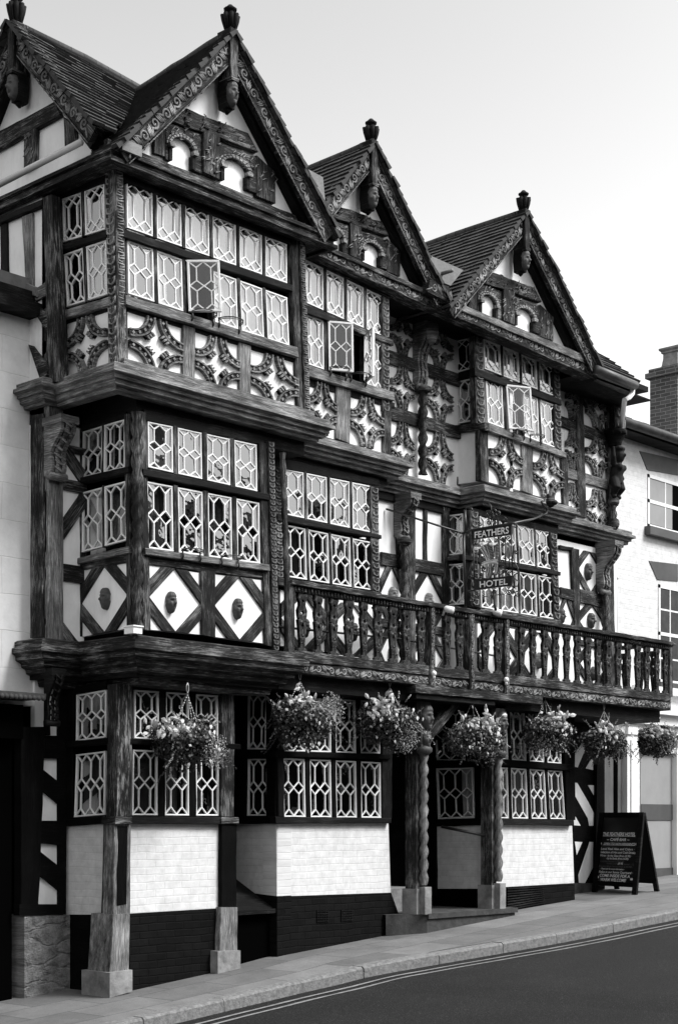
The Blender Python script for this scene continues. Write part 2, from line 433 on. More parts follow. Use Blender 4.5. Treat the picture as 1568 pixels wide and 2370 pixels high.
def grid(pl, rows, n, nc=2, gap=.15, pats=('A', 'A'), open_=(), mul_mat='oak', dd=0., fw=.0155, lw=.0098, box=True, curt='curtain', cprob=.8, cfrac=(.5, 1.), depth=.55):
    """rows of lights with mullions between and a dark room behind"""
    for ri, q in enumerate(rows):
        pit = 1 / (n - gap) if n > 1 else 1.; lw_ = pit * (1 - gap) if n > 1 else 1.
        for i in range(n):
            u0 = i * pit; u1 = u0 + lw_
            if (ri, i) not in open_: window(pl, sub(q, u0, u1), nc, pats[ri], dd=dd, fw=fw, lw=lw)
            if i < n - 1: timber(pl, sub(q, u1 + .001, u0 + pit - .001, -.02, 1.02), -.05, .025, mul_mat, 'mullion')
        if box:
            u = [p[0] for p in q]; z = [p[1] for p in q]; u0, u1, z0, z1 = min(u) - .02, max(u) + .02, min(z) - .03, max(z) + .03
            b = MB(); a = lambda x, y, d: pl.w(x, y, d)
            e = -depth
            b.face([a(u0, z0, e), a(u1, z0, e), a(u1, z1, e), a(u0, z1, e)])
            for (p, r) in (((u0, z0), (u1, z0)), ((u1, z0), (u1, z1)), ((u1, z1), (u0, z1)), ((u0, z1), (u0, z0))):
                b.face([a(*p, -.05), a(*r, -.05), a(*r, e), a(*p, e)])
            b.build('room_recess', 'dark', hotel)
            if curt:
                cb = MB()
                for i in range(n):
                    if R(0, 1) > cprob or (ri, i) in open_ or (ri, i - 1) in open_ and R(0, 1) < .5: continue
                    v0 = i * pit; v1 = v0 + lw_; fr_ = R(*cfrac)
                    if R(0, 1) < .5: v1 = v0 + lw_ * fr_
                    else: v0 = v1 - lw_ * fr_
                    m = max(6, int((v1 - v0) * abs(q[1][0] - q[0][0]) / .018)); pr = None
                    for k in range(m + 1):
                        t = v0 + (v1 - v0) * k / m; dp = -.1 + .018 * math.sin(k * 1.4 + R(0, .6))
                        tp = bil(q, t, -.02); bt = bil(q, t, 1.02)
                        c = (a(*tp, dp), a(*bt, dp))
                        if pr: cb.face([pr[1], c[1], c[0], pr[0]], None, None, True)
                        pr = c
                if cb.f: cb.build('curtain', curt, hotel)
def panel(pl, q, mat='plaster', d=0., name='wall_panel'):
    b = MB(); n = 6
    q = [Vector(p) for p in q]
    b.prism(pl, [tuple(p) for p in q][::-1], d - .06, d); return b.build(name, mat, hotel)
def quatre(pl, q, d=0.):
    """square panel with four quadrant braces and carved cusps, over white plaster"""
    b = MB(); b.prism(pl, [bil(q, 0, 1), bil(q, 1, 1), bil(q, 1, 0), bil(q, 0, 0)], d - .05, d, 'plaster')
    Lc = math.hypot(q[0][0] - q[1][0], q[0][1] - q[1][1])
    for cu, cv in ((0, 0), (1, 0), (0, 1), (1, 1)):
        su = 1 if cu == 0 else -1; sv = 1 if cv == 0 else -1
        N = 9; r0, r1, r2, r3 = .318, .345, .435, .466
        for (ra, rb, dp) in ((r0, r1, .04), (r1, r2, .026), (r2, r3, .044)):
            for k in range(N):
                a0 = math.pi / 2 * k / N; a1 = math.pi / 2 * (k + 1) / N
                pt = lambda r, a: bil(q, cu + su * r * math.cos(a), cv + sv * r * math.sin(a))
                b.prism(pl, [pt(ra, a0), pt(rb, a0), pt(rb, a1), pt(ra, a1)], d, d + dp, 'oak' if dp < .03 else 'oak_light')
        for k in range(5):                         # beads along the band
            a = math.pi / 2 * (k + .5) / 5; c = bil(q, cu + su * .39 * math.cos(a), cv + sv * .39 * math.sin(a))
            ww = .055 * Lc
            b.prism(pl, [(c[0] - ww * .5, c[1]), (c[0], c[1] - ww * .5), (c[0] + ww * .5, c[1]), (c[0], c[1] + ww * .5)], d, d + .038, 'carve')
        r = .466; c = math.cos(math.pi / 4)       # cusp: little block with three teeth
        def pc(rr, tt): return bil(q, cu + su * (rr * c - tt * c), cv + sv * (rr * c + tt * c))
        b.prism(pl, [pc(r - .01, -.085), pc(r + .07, -.085), pc(r + .07, .085), pc(r - .01, .085)], d, d + .035, 'oak_dark')
        for t in (-.06, 0, .06):
            b.prism(pl, [pc(r + .02, t - .018), pc(r + .095, t - .012), pc(r + .095, t + .012), pc(r + .02, t + .018)], d + .02, d + .052, 'carve')
    return b.build('quatrefoil_panel', 'oak', hotel)
def face_relief(b, pl, c, w, h, d, mat='carve', grot=0., dep=None):
    """carved head in relief: brow, eyes, nose, mouth, chin, hair"""
    dep = dep or w * .62; nu, nv = 19, 27; vs = []
    for j in range(nv):
        v = -1 + 2 * j / (nv - 1)                 # -1 chin .. 1 crown
        for i in range(nu):
            u = -1 + 2 * i / (nu - 1)
            wd = math.sqrt(max(0., 1 - abs(v) ** 2.3)) * (1 - .22 * max(0, -v)) ; x = u * wd
            z = math.sqrt(max(0., 1 - u * u)) * math.sqrt(max(0., 1 - abs(v) ** 3)) ** .7
            g = lambda a, b2, sx, sy: math.exp(-((x - a) / sx) ** 2 - ((v - b2) / sy) ** 2)
            z += .42 * g(0, -.12, .13, .14) + .22 * g(0, .08, .1, .2)          # nose
            z -= .26 * g(.34, .14, .17, .09) + .26 * g(-.34, .14, .17, .09)      # sockets
            z += .12 * g(.34, .12, .08, .05) + .12 * g(-.34, .12, .08, .05)      # eyes
            z += .16 * g(.33, .3, .26, .06) + .16 * g(-.33, .3, .26, .06)        # brows
            z += .13 * g(0, -.40, .26, .05) + .12 * g(0, -.54, .22, .05) - (.12 + .3 * grot) * g(0, -.47, .24, .035 + .05 * grot)
            z += .18 * g(0, -.78, .22, .12) + .1 * (g(.5, -.2, .2, .25) + g(-.5, -.2, .2, .25))
            if v > .5: z += .10 + .05 * math.sin(u * 17)
            if abs(u) > .8 and -.2 < v < .3: z += .16
            vs.append(pl.w(c[0] + x * w / 2, c[1] + v * h / 2, d + z * dep))
    fs = [[j * nu + i, j * nu + i + 1, (j + 1) * nu + i + 1, (j + 1) * nu + i] for j in range(nv - 1) for i in range(nu - 1)]
    b.mesh(vs, fs, mat, True)
def head(pl, t, x, y, w=.115, h=.21, d=0., grot=0.):
    b = MB(); face_relief(b, pl, pl.l(t, x, y, .05), w, h, d, None, grot); return b.build('carved_head', 'face', hotel)
def lozenge(pl, q, bw=.225, mat='oak', d=0., mask=None):
    """square framed panel: four braces leaving a white diamond"""
    panel(pl, q, d=d)
    m = [bil(q, .5, 0), bil(q, 1, .5), bil(q, .5, 1), bil(q, 0, .5)]
    for i, (cu, cv) in enumerate(((1, 0), (1, 1), (0, 1), (0, 0))):
        a = (.5, 0) if cv == 0 else (.5, 1); b_ = (1, .5) if cu == 1 else (0, .5)
        def P(t, o):      # t along brace, o towards the corner
            u = a[0] + (b_[0] - a[0]) * t; v = a[1] + (b_[1] - a[1]) * t
            return bil(q, u + (cu - .5) * o, v + (cv - .5) * o)
        o = bw * 2
        pts = [P(0, 0), P(1, 0), P(1, 0), P(0, 0)]
        # band clipped to the square: inner edge mid to mid, outer edge parallel
        e0 = bil(q, a[0] + (cu - .5) * 2 * bw * 1.15, a[1]); e1 = bil(q, b_[0], b_[1] + (cv - .5) * 2 * bw * 1.15)
        qd = [P(0, 0), P(1, 0), e1, e0]
        bb = MB(); k = i % 2
        bb.beam(pl, qd if ((Vector(qd[1]) - Vector(qd[0])).cross(Vector(qd[3]) - Vector(qd[0])) < 0) else [qd[1], qd[0], qd[3], qd[2]], d - .01, d + .022, axis='h', jit=.002)
        bb.build('brace', mat, hotel)
def spiral_pts(c, r, turns, a0, sgn, n=16, r1=.12):
    return [(c[0] + (r * (1 - t * (1 - r1))) * math.cos(a0 + sgn * t * turns * 2 * math.pi), c[1] + (r * (1 - t * (1 - r1))) * math.sin(a0 + sgn * t * turns * 2 * math.pi)) for t in [i / n for i in range(n + 1)]]
def scrollwork(b, W, L, H, step=None, r=.006, mat=None):
    """running S scrolls over a strip; W(x, y) -> world point on its face"""
    step = step or H * 1.7; n = max(1, round(L / step)); step = L / n
    for i in range(n):
        cx = (i + .5) * step; s = 1 if i % 2 == 0 else -1
        sp = spiral_pts((cx, H * .5 + s * H * .06), H * .34, 1.35, -s * math.pi * .9, s, 18)
        tail = [(cx - step * .62 + k * .12 * step, H * .5 - s * H * (.34 - .08 * k)) for k in range(3)]
        pts = [W(*p) for p in (tail + sp)]
        b.tube(pts, [r * 1.3] * 3 + [r * (1.5 - .6 * k / len(sp)) for k in range(len(sp))], 5, mat)
        for k in range(3):                                        # leaf strokes
            a = cx + step * (.30 + .09 * k); 
            b.tube([W(a, H * (.5 + s * .36)), W(a + step * .05, H * (.5 + s * .1)), W(a + step * .13, H * (.5 - s * (.16 + .06 * k)))], [r * .6, r * 1.2, r * .5], 4, mat)
def strip_world(pl, q, d):
    """strip coordinates in metres over quad q (origin bottom-left)"""
    L = math.hypot(q[2][0] - q[3][0], q[2][1] - q[3][1]); H = math.hypot(q[0][0] - q[3][0], q[0][1] - q[3][1])
    return (lambda x, y: pl.w(*bil(q, x / L, 1 - y / H), d)), L, H
def frieze(pl, q, d0, d1, name='carved_frieze', mat='oak', r=.007, cm='carve'):
    b = MB(); b.beam(pl, q, d0, d1, mat); W, L, H = strip_world(pl, q, d1)
    scrollwork(b, lambda x, y: W(x, y), L, H, r=r, mat=cm); return b.build(name, mat, hotel)
def carved_post(pl, q, d0, d1, mat='oak', kind='leaf', name='carved_post'):
    b = MB(); b.beam(pl, q, d0, d1, mat)
    Lh = math.hypot(q[3][0] - q[0][0], q[3][1] - q[0][1]); W = math.hypot(q[1][0] - q[0][0], q[1][1] - q[0][1])
    n = int(Lh / (W * .62 if kind == 'leaf' else W * .5)); r = W * .06
    for i in range(n):
        v0 = (i + .15) / n; v1 = (i + .85) / n; vm = (v0 + v1) / 2
        P = lambda u, v: pl.w(*bil(q, u, v), d1 + .002)
        if kind == 'leaf':
            for s in (-1, 1):
                b.tube([P(.5, v1), P(.5 + s * .3, v1 - (v1 - v0) * .25), P(.5 + s * .34, v0), P(.5 + s * .08, v0 + (v1 - v0) * .15)], [r, r * 1.6, r * 1.3, r * .7], 4, 'carve')
        else:
            s = 1 if i % 2 else -1
            b.tube([P(.5 - s * .35, v0), P(.5 + s * .3, v0 + (v1 - v0) * .1), P(.5 + s * .3, v1 - (v1 - v0) * .3), P(.5 - s * .1, v1)], r * 1.3, 4, 'carve')
    return b.build(name, mat, hotel)
def rails(b, W, L): pass
def sweep(path, prof, name, mat, parent=None, jit=.002, uvdir=True):
    """moulding swept round a plan path (outward is to the right of travel), mitred"""
    b = MB(); P = [Vector(p) for p in path]; N = []
    for i in range(len(P) - 1):
        t = (P[i + 1] - P[i]).normalized(); N.append(Vector((t.y, -t.x)))
    rings = []
    for i, p in enumerate(P):
        if i == 0: o = N[0]
        elif i == len(P) - 1: o = N[-1]
        else:
            o = N[i - 1] + N[i]
            o = o / max(.3, (1 + N[i - 1].dot(N[i])))
        rings.append(o)
    for i in range(len(P) - 1):
        L = (P[i + 1] - P[i]).length; n = max(1, int(L / .3)); off = R(0, 30)
        prev = None
        for k in range(n + 1):
            t = k / n; row = []; acc = 0
            jz = 0 if k in (0, n) else R(-jit, jit)
            for j, (d, z) in enumerate(prof):
                a = P[i] + rings[i] * d; c = P[i + 1] + rings[i + 1] * d
                q = a.lerp(c, t); row.append((Vector((q.x, q.y, z + jz)), (off + t * L, off + acc)))
                if j < len(prof) - 1: acc += math.hypot(prof[j + 1][0] - d, prof[j + 1][1] - z)
            if prev:
                for j in range(len(prof) - 1):
                    f = [prev[j], prev[j + 1], row[j + 1], row[j]]
                    b.face([x[0] for x in f], [x[1] for x in f])
            prev = row
    return b.build(name, mat, parent or hotel)
def slab(poly, z0, z1, name, mat, parent=None):
    b = MB(); n = len(poly)
    b.face([(x, y, z1) for x, y in poly]); b.face([(x, y, z0) for x, y in reversed(poly)])
    for i in range(n):
        (a, c), (e, f) = poly[i], poly[(i + 1) % n]
        b.face([(a, c, z0), (e, f, z0), (e, f, z1), (a, c, z1)])
    return b.build(name, mat, parent or hotel)
# ================================================================= HOTEL
MY = .8
P0 = FR(0.); PT = FR(-.05); P2 = FR(.3); P3 = FR(.44); PM = FR(MY); PG = FR(.3)
XT = on_y('B', 541, 500, -.05).x            # top storey return
ST = SD(XT); S0 = SD(0.); XL = -.42; SL = SD(XL)
x1m = on_y('C', 1290, 700, 0).x; x1t = on_y('B', 1424, 900, -.05).x
x2m = on_y('F', 415, 700, .3).x; x2t = on_y('E', 452, 950, .3).x
x3l = on_y('H', 240, 500, .44).x; x3r = on_y('H', 812, 600, .44).x
x3lt = on_y('E', 812, 1000, .44).x; x3rt = on_y('F', 1112, 200, .44).x
XR = 9.2
S3 = SD(x3l); S3t = SD(x3lt)
S2g = SD(2.09); SPo = SD(5.52)
# ---- structural cores: floors (dark slabs) so each storey is closed
slab([(XL, MY), (0, MY), (0, .02), (x1t, 0), (x1t, .3), (x2t, .32), (x2t, MY), (x3lt, MY), (x3lt, .46), (x3rt, .46), (x3rt, MY), (XR, MY), (XR, 3.5), (XL, 3.5)], 5.24, 5.5, 'floor_slab', 'oak_dark')
slab([(XL, MY), (0, MY), (0, .02), (x1m, .02), (x1m, 0.), (9.0, 0.), (9.0, .62), (XR, MY), (XR, 3.5), (XL, 3.5)], 2.86, 3.12, 'floor_slab', 'oak_dark')
slab([(XT, -.03), (x1t, -.03), (x1t, .3), (XR, .3), (XR, 4.5), (XT, 4.5)], 7.36, 7.43, 'floor_slab', 'oak_dark')
# back walls of the storeys
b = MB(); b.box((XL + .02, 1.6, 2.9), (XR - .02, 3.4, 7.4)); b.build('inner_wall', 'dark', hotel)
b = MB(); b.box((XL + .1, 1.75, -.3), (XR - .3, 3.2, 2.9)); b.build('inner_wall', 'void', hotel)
# ---------------------------------------------------------------- TOP STOREY, first bay
up = Q(PT, 'B', 582, 86, 1323, 375, 1325, 560, 584, 302); lo = Q(PT, 'B', 585, 356, 1325, 625, 1335, 850, 590, 607)
grid(PT, [up, lo], 6, gap=.13, pats='BA', open_=((1, 2),), cprob=1., cfrac=(.6, 1.))
grid(ST, [Q(ST, 'B', 292, 168, 487, 90, 490, 310, 297, 370), Q(ST, 'B', 300, 425, 496, 357, 502, 610, 313, 670)], 2, gap=.13, pats='BA', cprob=.4, curt='curtain_dark', fw=.018, lw=.011)
T = timber
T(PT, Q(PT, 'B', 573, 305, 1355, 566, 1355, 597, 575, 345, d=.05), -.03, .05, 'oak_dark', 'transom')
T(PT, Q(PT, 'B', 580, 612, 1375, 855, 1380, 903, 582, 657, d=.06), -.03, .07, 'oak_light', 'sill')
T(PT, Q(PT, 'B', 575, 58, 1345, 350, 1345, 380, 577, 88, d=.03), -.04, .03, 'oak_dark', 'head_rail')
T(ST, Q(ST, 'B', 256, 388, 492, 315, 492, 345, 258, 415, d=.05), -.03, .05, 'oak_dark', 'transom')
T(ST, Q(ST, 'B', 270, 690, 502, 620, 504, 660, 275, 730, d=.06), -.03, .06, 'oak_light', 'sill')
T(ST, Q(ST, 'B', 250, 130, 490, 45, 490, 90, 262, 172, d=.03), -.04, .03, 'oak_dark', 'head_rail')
T(ST, Q(ST, 'B', 262, 168, 290, 160, 313, 1000, 290, 1015), -.04, .03, 'oak')
# corner post: two carved faces
carved_post(PT, Q(PT, 'B', 533, 8, 573, 18, 590, 945, 548, 935, d=.04), -.06, .04, kind='key', name='corner_post')
carved_post(ST, Q(ST, 'B', 484, 25, 531, 8, 546, 935, 502, 945, d=.04), -.05, .04, kind='leaf', name='corner_post')
T(PT, Q(PT, 'B', 1335, 350, 1383, 362, 1412, 1150, 1365, 1140), -.05, .03)
carved_post(PT, Q(PT, 'B', 1384, 355, 1412, 362, 1440, 1175, 1412, 1168, d=.05), -.08, .05, kind='key')
T(PT, Q(PT, 'B', 590, 660, 1372, 905, 1372, 930, 590, 690), -.04, .015, 'oak_dark', 'rail')
T(ST, Q(ST, 'B', 290, 730, 500, 664, 500, 690, 292, 752), -.04, .015, 'oak_dark', 'rail')
quatre(PT, Q(PT, 'B', 590, 686, 838, 762, 838, 1012, 593, 938))
quatre(PT, Q(PT, 'B', 893, 782, 1100, 845, 1100, 1085, 893, 1025))
quatre(PT, Q(PT, 'B', 1150, 862, 1368, 930, 1372, 1160, 1152, 1098))
T(PT, Q(PT, 'B', 838, 752, 895, 770, 893, 1028, 836, 1010), -.03, .032, 'oak_light')
T(PT, Q(PT, 'B', 1098, 835, 1152, 852, 1153, 1100, 1098, 1085), -.03, .032, 'oak_light')
quatre(ST, Q(ST, 'B', 312, 745, 500, 688, 506, 940, 318, 1000))
# ---- top storey, left flank of the building
panel(SL, [(-4.5, 7.45), (-MY, 7.45), (-MY, 5.5), (-4.5, 5.5)])
T(SL, Q(SL, 'B', 203, 165, 248, 148, 290, 1012, 232, 1022, d=.02), -.05, .04, 'oak')
T(SL, Q(SL, 'B', 110, 255, 160, 235, 163, 620, 128, 560), -.03, .025, 'oak_light')
T(SL, Q(SL, 'B', 8, 290, 40, 280, 45, 520, 12, 520), -.03, .025, 'oak_dark')
T(SL, Q(SL, 'B', -60, 285, 215, 175, 215, 205, -60, 320), -.03, .05, 'oak_dark', 'head_rail')
T(SL, Q(SL, 'B', -60, 485, 165, 575, 168, 620, -60, 545, d=.05), -.03, .06, 'lead', 'flashing')
for v_, m_ in (((148, 662, 172, 640, 238, 722, 238, 800), 'oak'), ((143, 845, 160, 850, 240, 955, 205, 1030), 'oak'), ((158, 600, 224, 556, 232, 612, 178, 642), 'oak_light')):
    b = MB(); p = Q(SL, 'B', *v_); b.prism(SL, p[::-1], -.03, .03); b.build('brace', m_, hotel)
# main front strip between the flank and the bay
panel(PM, [(XL, 7.4), (XT + .02, 7.4), (XT + .02, 5.5), (XL, 5.5)])
T(PM, [(XL, 7.36), (XL + .12, 7.36), (XL + .14, 5.5), (XL, 5.5)], -.03, .03)
# ---- TOP STOREY, second bay
up = Q(P2, 'E', 128, 583, 427, 726, 427, 880, 131, 750); lo = Q(P2, 'E', 130, 790, 427, 905, 428, 1088, 133, 985)
grid(P2, [up, lo], 4, gap=.15, pats='BA', open_=((1, 1), (1, 2)), cprob=1., cfrac=(.7, 1.))
T(P2, Q(P2, 'E', 125, 752, 470, 890, 472, 915, 127, 785, d=.05), -.03, .05, 'oak', 'transom')
T(P2, Q(P2, 'E', 133, 990, 472, 1095, 474, 1130, 134, 1030, d=.06), -.03, .07, 'oak_light', 'sill')
T(P2, Q(P2, 'E', 125, 545, 450, 705, 450, 735, 127, 582), -.04, .03, 'oak', 'head_rail')
carved_post(P2, Q(P2, 'E', 428, 722, 455, 735, 457, 1175, 430, 1165, d=.03), -.05, .03)
T(P2, Q(P2, 'F', 130, -10, 472, 90, 472, 112, 132, 22), -.04, .015, 'oak_dark', 'rail')
quatre(P2, Q(P2, 'F', 132, -5, 246, 36, 246, 232, 132, 198))
quatre(P2, Q(P2, 'F', 297, 52, 425, 92, 427, 282, 296, 245))
T(P2, Q(P2, 'F', 244, 25, 299, 42, 297, 248, 243, 228), -.03, .032, 'oak_light')
T(P2, Q(P2, 'F', 425, 88, 455, 98, 455, 292, 425, 282), -.03, .032, 'oak')
# ---- TOP STOREY, main front between second and third bays
panel(PM, [(x2t - .1, 7.4), (XR, 7.4), (XR, 5.4), (x2t - .1, 5.4)])
def colq(t, xs, ys): return None
for (u0, u1) in ((Q(PM, 'E', 455, 900, 455, 900, 0, 0, 0, 0)[0][0], Q(PM, 'E', 545, 900, 545, 900, 0, 0, 0, 0)[0][0]), (Q(PM, 'E', 592, 900, 592, 900, 0, 0, 0, 0)[0][0], Q(PM, 'E', 693, 900, 693, 900, 0, 0, 0, 0)[0][0])):
    s_ = u1 - u0
    for (z0, z1) in ((6.95, 7.40), (6.32, 6.80), (5.55, 6.16)):
        h = z1 - z0
        quatre(PM, [(u0, z1), (u1, z1), (u1, z0), (u0, z0)], d=.004)
for zz, hh in ((6.875, .15), (6.24, .15)):
    T(PM, [(x2t - .05, zz + hh / 2), (x3lt, zz + hh / 2), (x3lt, zz - hh / 2), (x2t - .05, zz - hh / 2)], -.02, .045, 'oak', 'rail')
# ---- TOP STOREY, third bay
up = Q(P3, 'E', 816, 888, 1086, 995, 1090, 1112, 820, 1005); lo = Q(P3, 'E', 824, 1038, 1090, 1145, 1097, 1312, 832, 1212)
grid(P3, [up, lo], 4, gap=.13, pats='BA', open_=((1, 1),), cprob=1., cfrac=(.6, 1.), fw=.018, depth=.5)
sd = [Q(S3t, 'E', 700, 900, 770, 884, 775, 1004, 708, 1022), Q(S3t, 'E', 710, 1055, 779, 1040, 784, 1205, 714, 1218)]
grid(S3t, sd, 1, pats='BA', cprob=.5, depth=.4)
T(P3, Q(P3, 'E', 785, 1000, 1120, 1122, 1120, 1145, 787, 1030, d=.05), -.03, .05, 'oak_dark', 'transom')
T(S3t, Q(S3t, 'E', 700, 1030, 785, 1002, 787, 1030, 700, 1052, d=.05), -.03, .05, 'oak_dark', 'transom')
T(P3, Q(P3, 'F', 826, 165, 1135, 282, 1135, 305, 828, 195, d=.06), -.03, .07, 'oak_light', 'sill')
T(S3t, Q(S3t, 'F', 700, 178, 824, 165, 826, 195, 700, 205, d=.05), -.03, .06, 'oak', 'sill')
T(P3, Q(P3, 'E', 812, 860, 1100, 970, 1100, 995, 812, 888), -.04, .03, 'oak_dark', 'head_rail')
carved_post(P3, Q(P3, 'E', 785, 875, 817, 885, 825, 1225, 790, 1212, d=.03), -.06, .03, name='corner_post')
T(P3, Q(P3, 'F', 806, 195, 836, 200, 840, 398, 808, 388, d=.03), -.05, .03, 'oak', 'corner_post')
carved_post(P3, Q(P3, 'E', 1087, 990, 1112, 1000, 1122, 1322, 1096, 1312, d=.03), -.05, .03)
panel(S3t, [( -MY, 7.4), (-.44, 7.4), (-.44, 5.5), (-MY, 5.5)], d=-.56)
panel(S3t, Q(S3t, 'F', 708, 210, 806, 200, 808, 392, 712, 405))
T(S3t, Q(S3t, 'F', 690, 200, 712, 200, 722, 410, 700, 410), -.03, .03, 'oak')
T(S3t, Q(S3t, 'E', 692, 880, 703, 878, 712, 1225, 700, 1225), -.03, .03, 'oak')
quatre(P3, Q(P3, 'F', 836, 205, 962, 248, 962, 430, 838, 395))
quatre(P3, Q(P3, 'F', 1000, 262, 1118, 303, 1122, 478, 1000, 442))
T(P3, Q(P3, 'F', 960, 242, 1002, 256, 1002, 445, 960, 430), -.03, .032, 'oak_light')
T(P3, Q(P3, 'F', 1110, 300, 1135, 308, 1140, 490, 1118, 482), -.03, .032, 'oak')
# ---- TOP STOREY, main front right of third bay
u = [PM.l('N', 90, 1400)[0], PM.l('N', 222, 1400)[0], PM.l('N', 310, 1500)[0], PM.l('N', 560, 1500)[0]]
for (z0, z1) in ((6.86, 7.32), (6.2, 6.72), (5.45, 6.02)):
    for (a, c) in ((u[0], u[1]), (u[2], u[3])): quatre(PM, [(a, z1), (c, z1), (c, z0), (a, z0)], d=.004)
T(PM, Q(PM, 'N', 205, 690, 288, 720, 330, 2105, 235, 2085, d=.03), -.02, .042, 'oak')
T(PM, Q(PM, 'N', 58, 985, 555, 1178, 555, 1308, 62, 1100, d=.04), -.02, .036, 'oak', 'rail')
T(PM, Q(PM, 'N', 85, 1545, 575, 1690, 575, 1800, 85, 1650, d=.04), -.02, .036, 'oak_light', 'rail')
T(PM, Q(PM, 'N', 240, 700, 330, 725, 548, 1175, 470, 1150, d=.04), -.02, .044, 'oak', 'brace')
T(PM, Q(PM, 'N', 545, 760, 620, 780, 630, 2240, 575, 2220, d=.04), -.02, .05, 'oak', 'corner_post')
carved_post(PM, Q(PM, 'N', 625, 740, 745, 765, 752, 1160, 632, 1160, d=.12), -.02, .14, name='corner_post')
# ---------------------------------------------------------------- MIDDLE STOREY, first bay
up = Q(P0, 'C', 680, 193, 1183, 303, 1187, 520, 682, 408); lo = Q(P0, 'C', 675, 472, 1196, 572, 1200, 855, 680, 782)
grid(P0, [up, lo], 4, gap=.17, pats='AA', cprob=.35, curt='curtain_dark')
grid(S0, [Q(S0, 'C', 388, 243, 582, 183, 582, 412, 382, 458), Q(S0, 'C', 382, 525, 588, 470, 592, 745, 382, 802)], 2, gap=.07, pats='AA', cprob=.6)
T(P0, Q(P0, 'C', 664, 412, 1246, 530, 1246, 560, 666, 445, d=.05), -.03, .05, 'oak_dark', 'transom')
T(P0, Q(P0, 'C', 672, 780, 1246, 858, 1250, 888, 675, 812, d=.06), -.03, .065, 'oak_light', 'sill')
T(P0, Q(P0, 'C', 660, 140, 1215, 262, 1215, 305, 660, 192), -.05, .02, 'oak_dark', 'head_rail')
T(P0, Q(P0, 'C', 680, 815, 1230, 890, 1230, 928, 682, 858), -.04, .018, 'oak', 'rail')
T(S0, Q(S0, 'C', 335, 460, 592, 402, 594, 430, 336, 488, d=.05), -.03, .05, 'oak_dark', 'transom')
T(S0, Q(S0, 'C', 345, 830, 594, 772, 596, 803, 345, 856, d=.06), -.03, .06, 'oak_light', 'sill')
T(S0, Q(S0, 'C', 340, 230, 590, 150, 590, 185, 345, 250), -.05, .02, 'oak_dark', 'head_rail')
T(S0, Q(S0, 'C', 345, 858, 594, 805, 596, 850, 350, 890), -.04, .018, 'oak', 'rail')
T(S0, Q(S0, 'C', 345, 240, 384, 232, 382, 1192, 342, 1196), -.05, .03)
T(P0, Q(P0, 'C', 640, 150, 668, 158, 690, 1165, 655, 1158), -.05, .03, 'oak', 'corner_post')
T(S0, Q(S0, 'C', 585, 165, 605, 160, 620, 1155, 596, 1160), -.05, .03, 'oak', 'corner_post')
b = MB(); b.rope(Vector((-.02, -.02, 3.22)), Vector((-.02, -.02, 5.25)), .048, pitch=.15, amp=.2, starts=2, n=16); b.build('rope_column', 'oak', hotel)
T(P0, Q(P0, 'C', 1190, 290, 1236, 300, 1256, 1240, 1218, 1230), -.05, .03)
carved_post(P0, Q(P0, 'C', 1240, 285, 1270, 292, 1292, 1262, 1266, 1256, d=.05), -.08, .05)
lozenge(P0, Q(P0, 'C', 685, 858, 922, 896, 926, 1182, 688, 1158)); lozenge(P0, Q(P0, 'C', 987, 902, 1214, 930, 1218, 1222, 990, 1192))
T(P0, Q(P0, 'C', 922, 888, 988, 896, 990, 1196, 926, 1184), -.03, .03, 'oak')
lozenge(S0, Q(S0, 'C', 380, 885, 594, 850, 598, 1152, 380, 1192), bw=.22)
head(P0, 'C', 802, 1032); head(P0, 'C', 1110, 1062); head(S0, 'C', 476, 1015)
# flank and front strip left of the bay, middle storey
panel(SL, [(-1.3, 5.5), (-MY, 5.5), (-MY, 3.), (-1.3, 3.)])
panel(PM, [(XL, 5.5), (.02, 5.5), (.02, 3.), (XL, 3.)])
T(SL, Q(SL, 'C', 152, 170, 209, 160, 208, 1195, 150, 1200), -.05, .03, 'oak')
T(PM, [(XL, 5.4), (XL + .17, 5.4), (XL + .17, 3.1), (XL, 3.1)], -.03, .04, 'oak_light')
for zz, hh in ((5.02, .07), (4.68, .1), (3.86, .16)):
    T(PM, [(XL + .16, zz + hh / 2), (.03, zz + hh / 2), (.03, zz - hh / 2), (XL + .16, zz - hh / 2)], -.02, .03, 'oak', 'rail')
for za, zb in ((4.6, 4.2), (3.75, 3.35), (5.3, 5.05)):
    b = MB(); b.bar(PM, (XL + .14, zb if za != 4.6 else zb), (.02, za if za == 4.6 else zb - .3), .12, -.02, .034); b.build('brace', 'oak', hotel)
# ---- MIDDLE STOREY, second bay
up = Q(P2, 'F', 40, 343, 382, 412, 384, 592, 43, 520); lo = Q(P2, 'F', 50, 560, 382, 628, 388, 815, 56, 762)
grid(P2, [up, lo], 4, gap=.12, pats='AA', cprob=.5, curt='curtain_dark')
T(P2, Q(P2, 'F', 25, 518, 426, 600, 426, 615, 26, 545, d=.05), -.03, .05, 'oak_dark', 'transom')
T(P2, Q(P2, 'F', 25, 765, 420, 822, 420, 850, 26, 795, d=.05), -.03, .06, 'oak', 'sill')
carved_post(P2, Q(P2, 'F', 384, 410, 414, 418, 420, 825, 388, 815, d=.03), -.05, .03)
carved_post(P2, Q(P2, 'F', 12, 330, 40, 338, 50, 770, 18, 765, d=.03), -.05, .03)
T(P2, Q(P2, 'F', 10, 300, 410, 385, 410, 412, 12, 340), -.05, .02, 'oak_dark', 'head_rail')
lozenge(P2, Q(P2, 'I', 70, 370, 412, 440, 412, 850, 70, 800)); lozenge(P2, Q(P2, 'I', 452, 450, 790, 520, 790, 900, 452, 855))
T(P2, Q(P2, 'I', 412, 430, 455, 440, 455, 865, 412, 850), -.03, .03)
T(P2, Q(P2, 'I', 788, 500, 830, 510, 830, 905, 790, 900), -.03, .04)
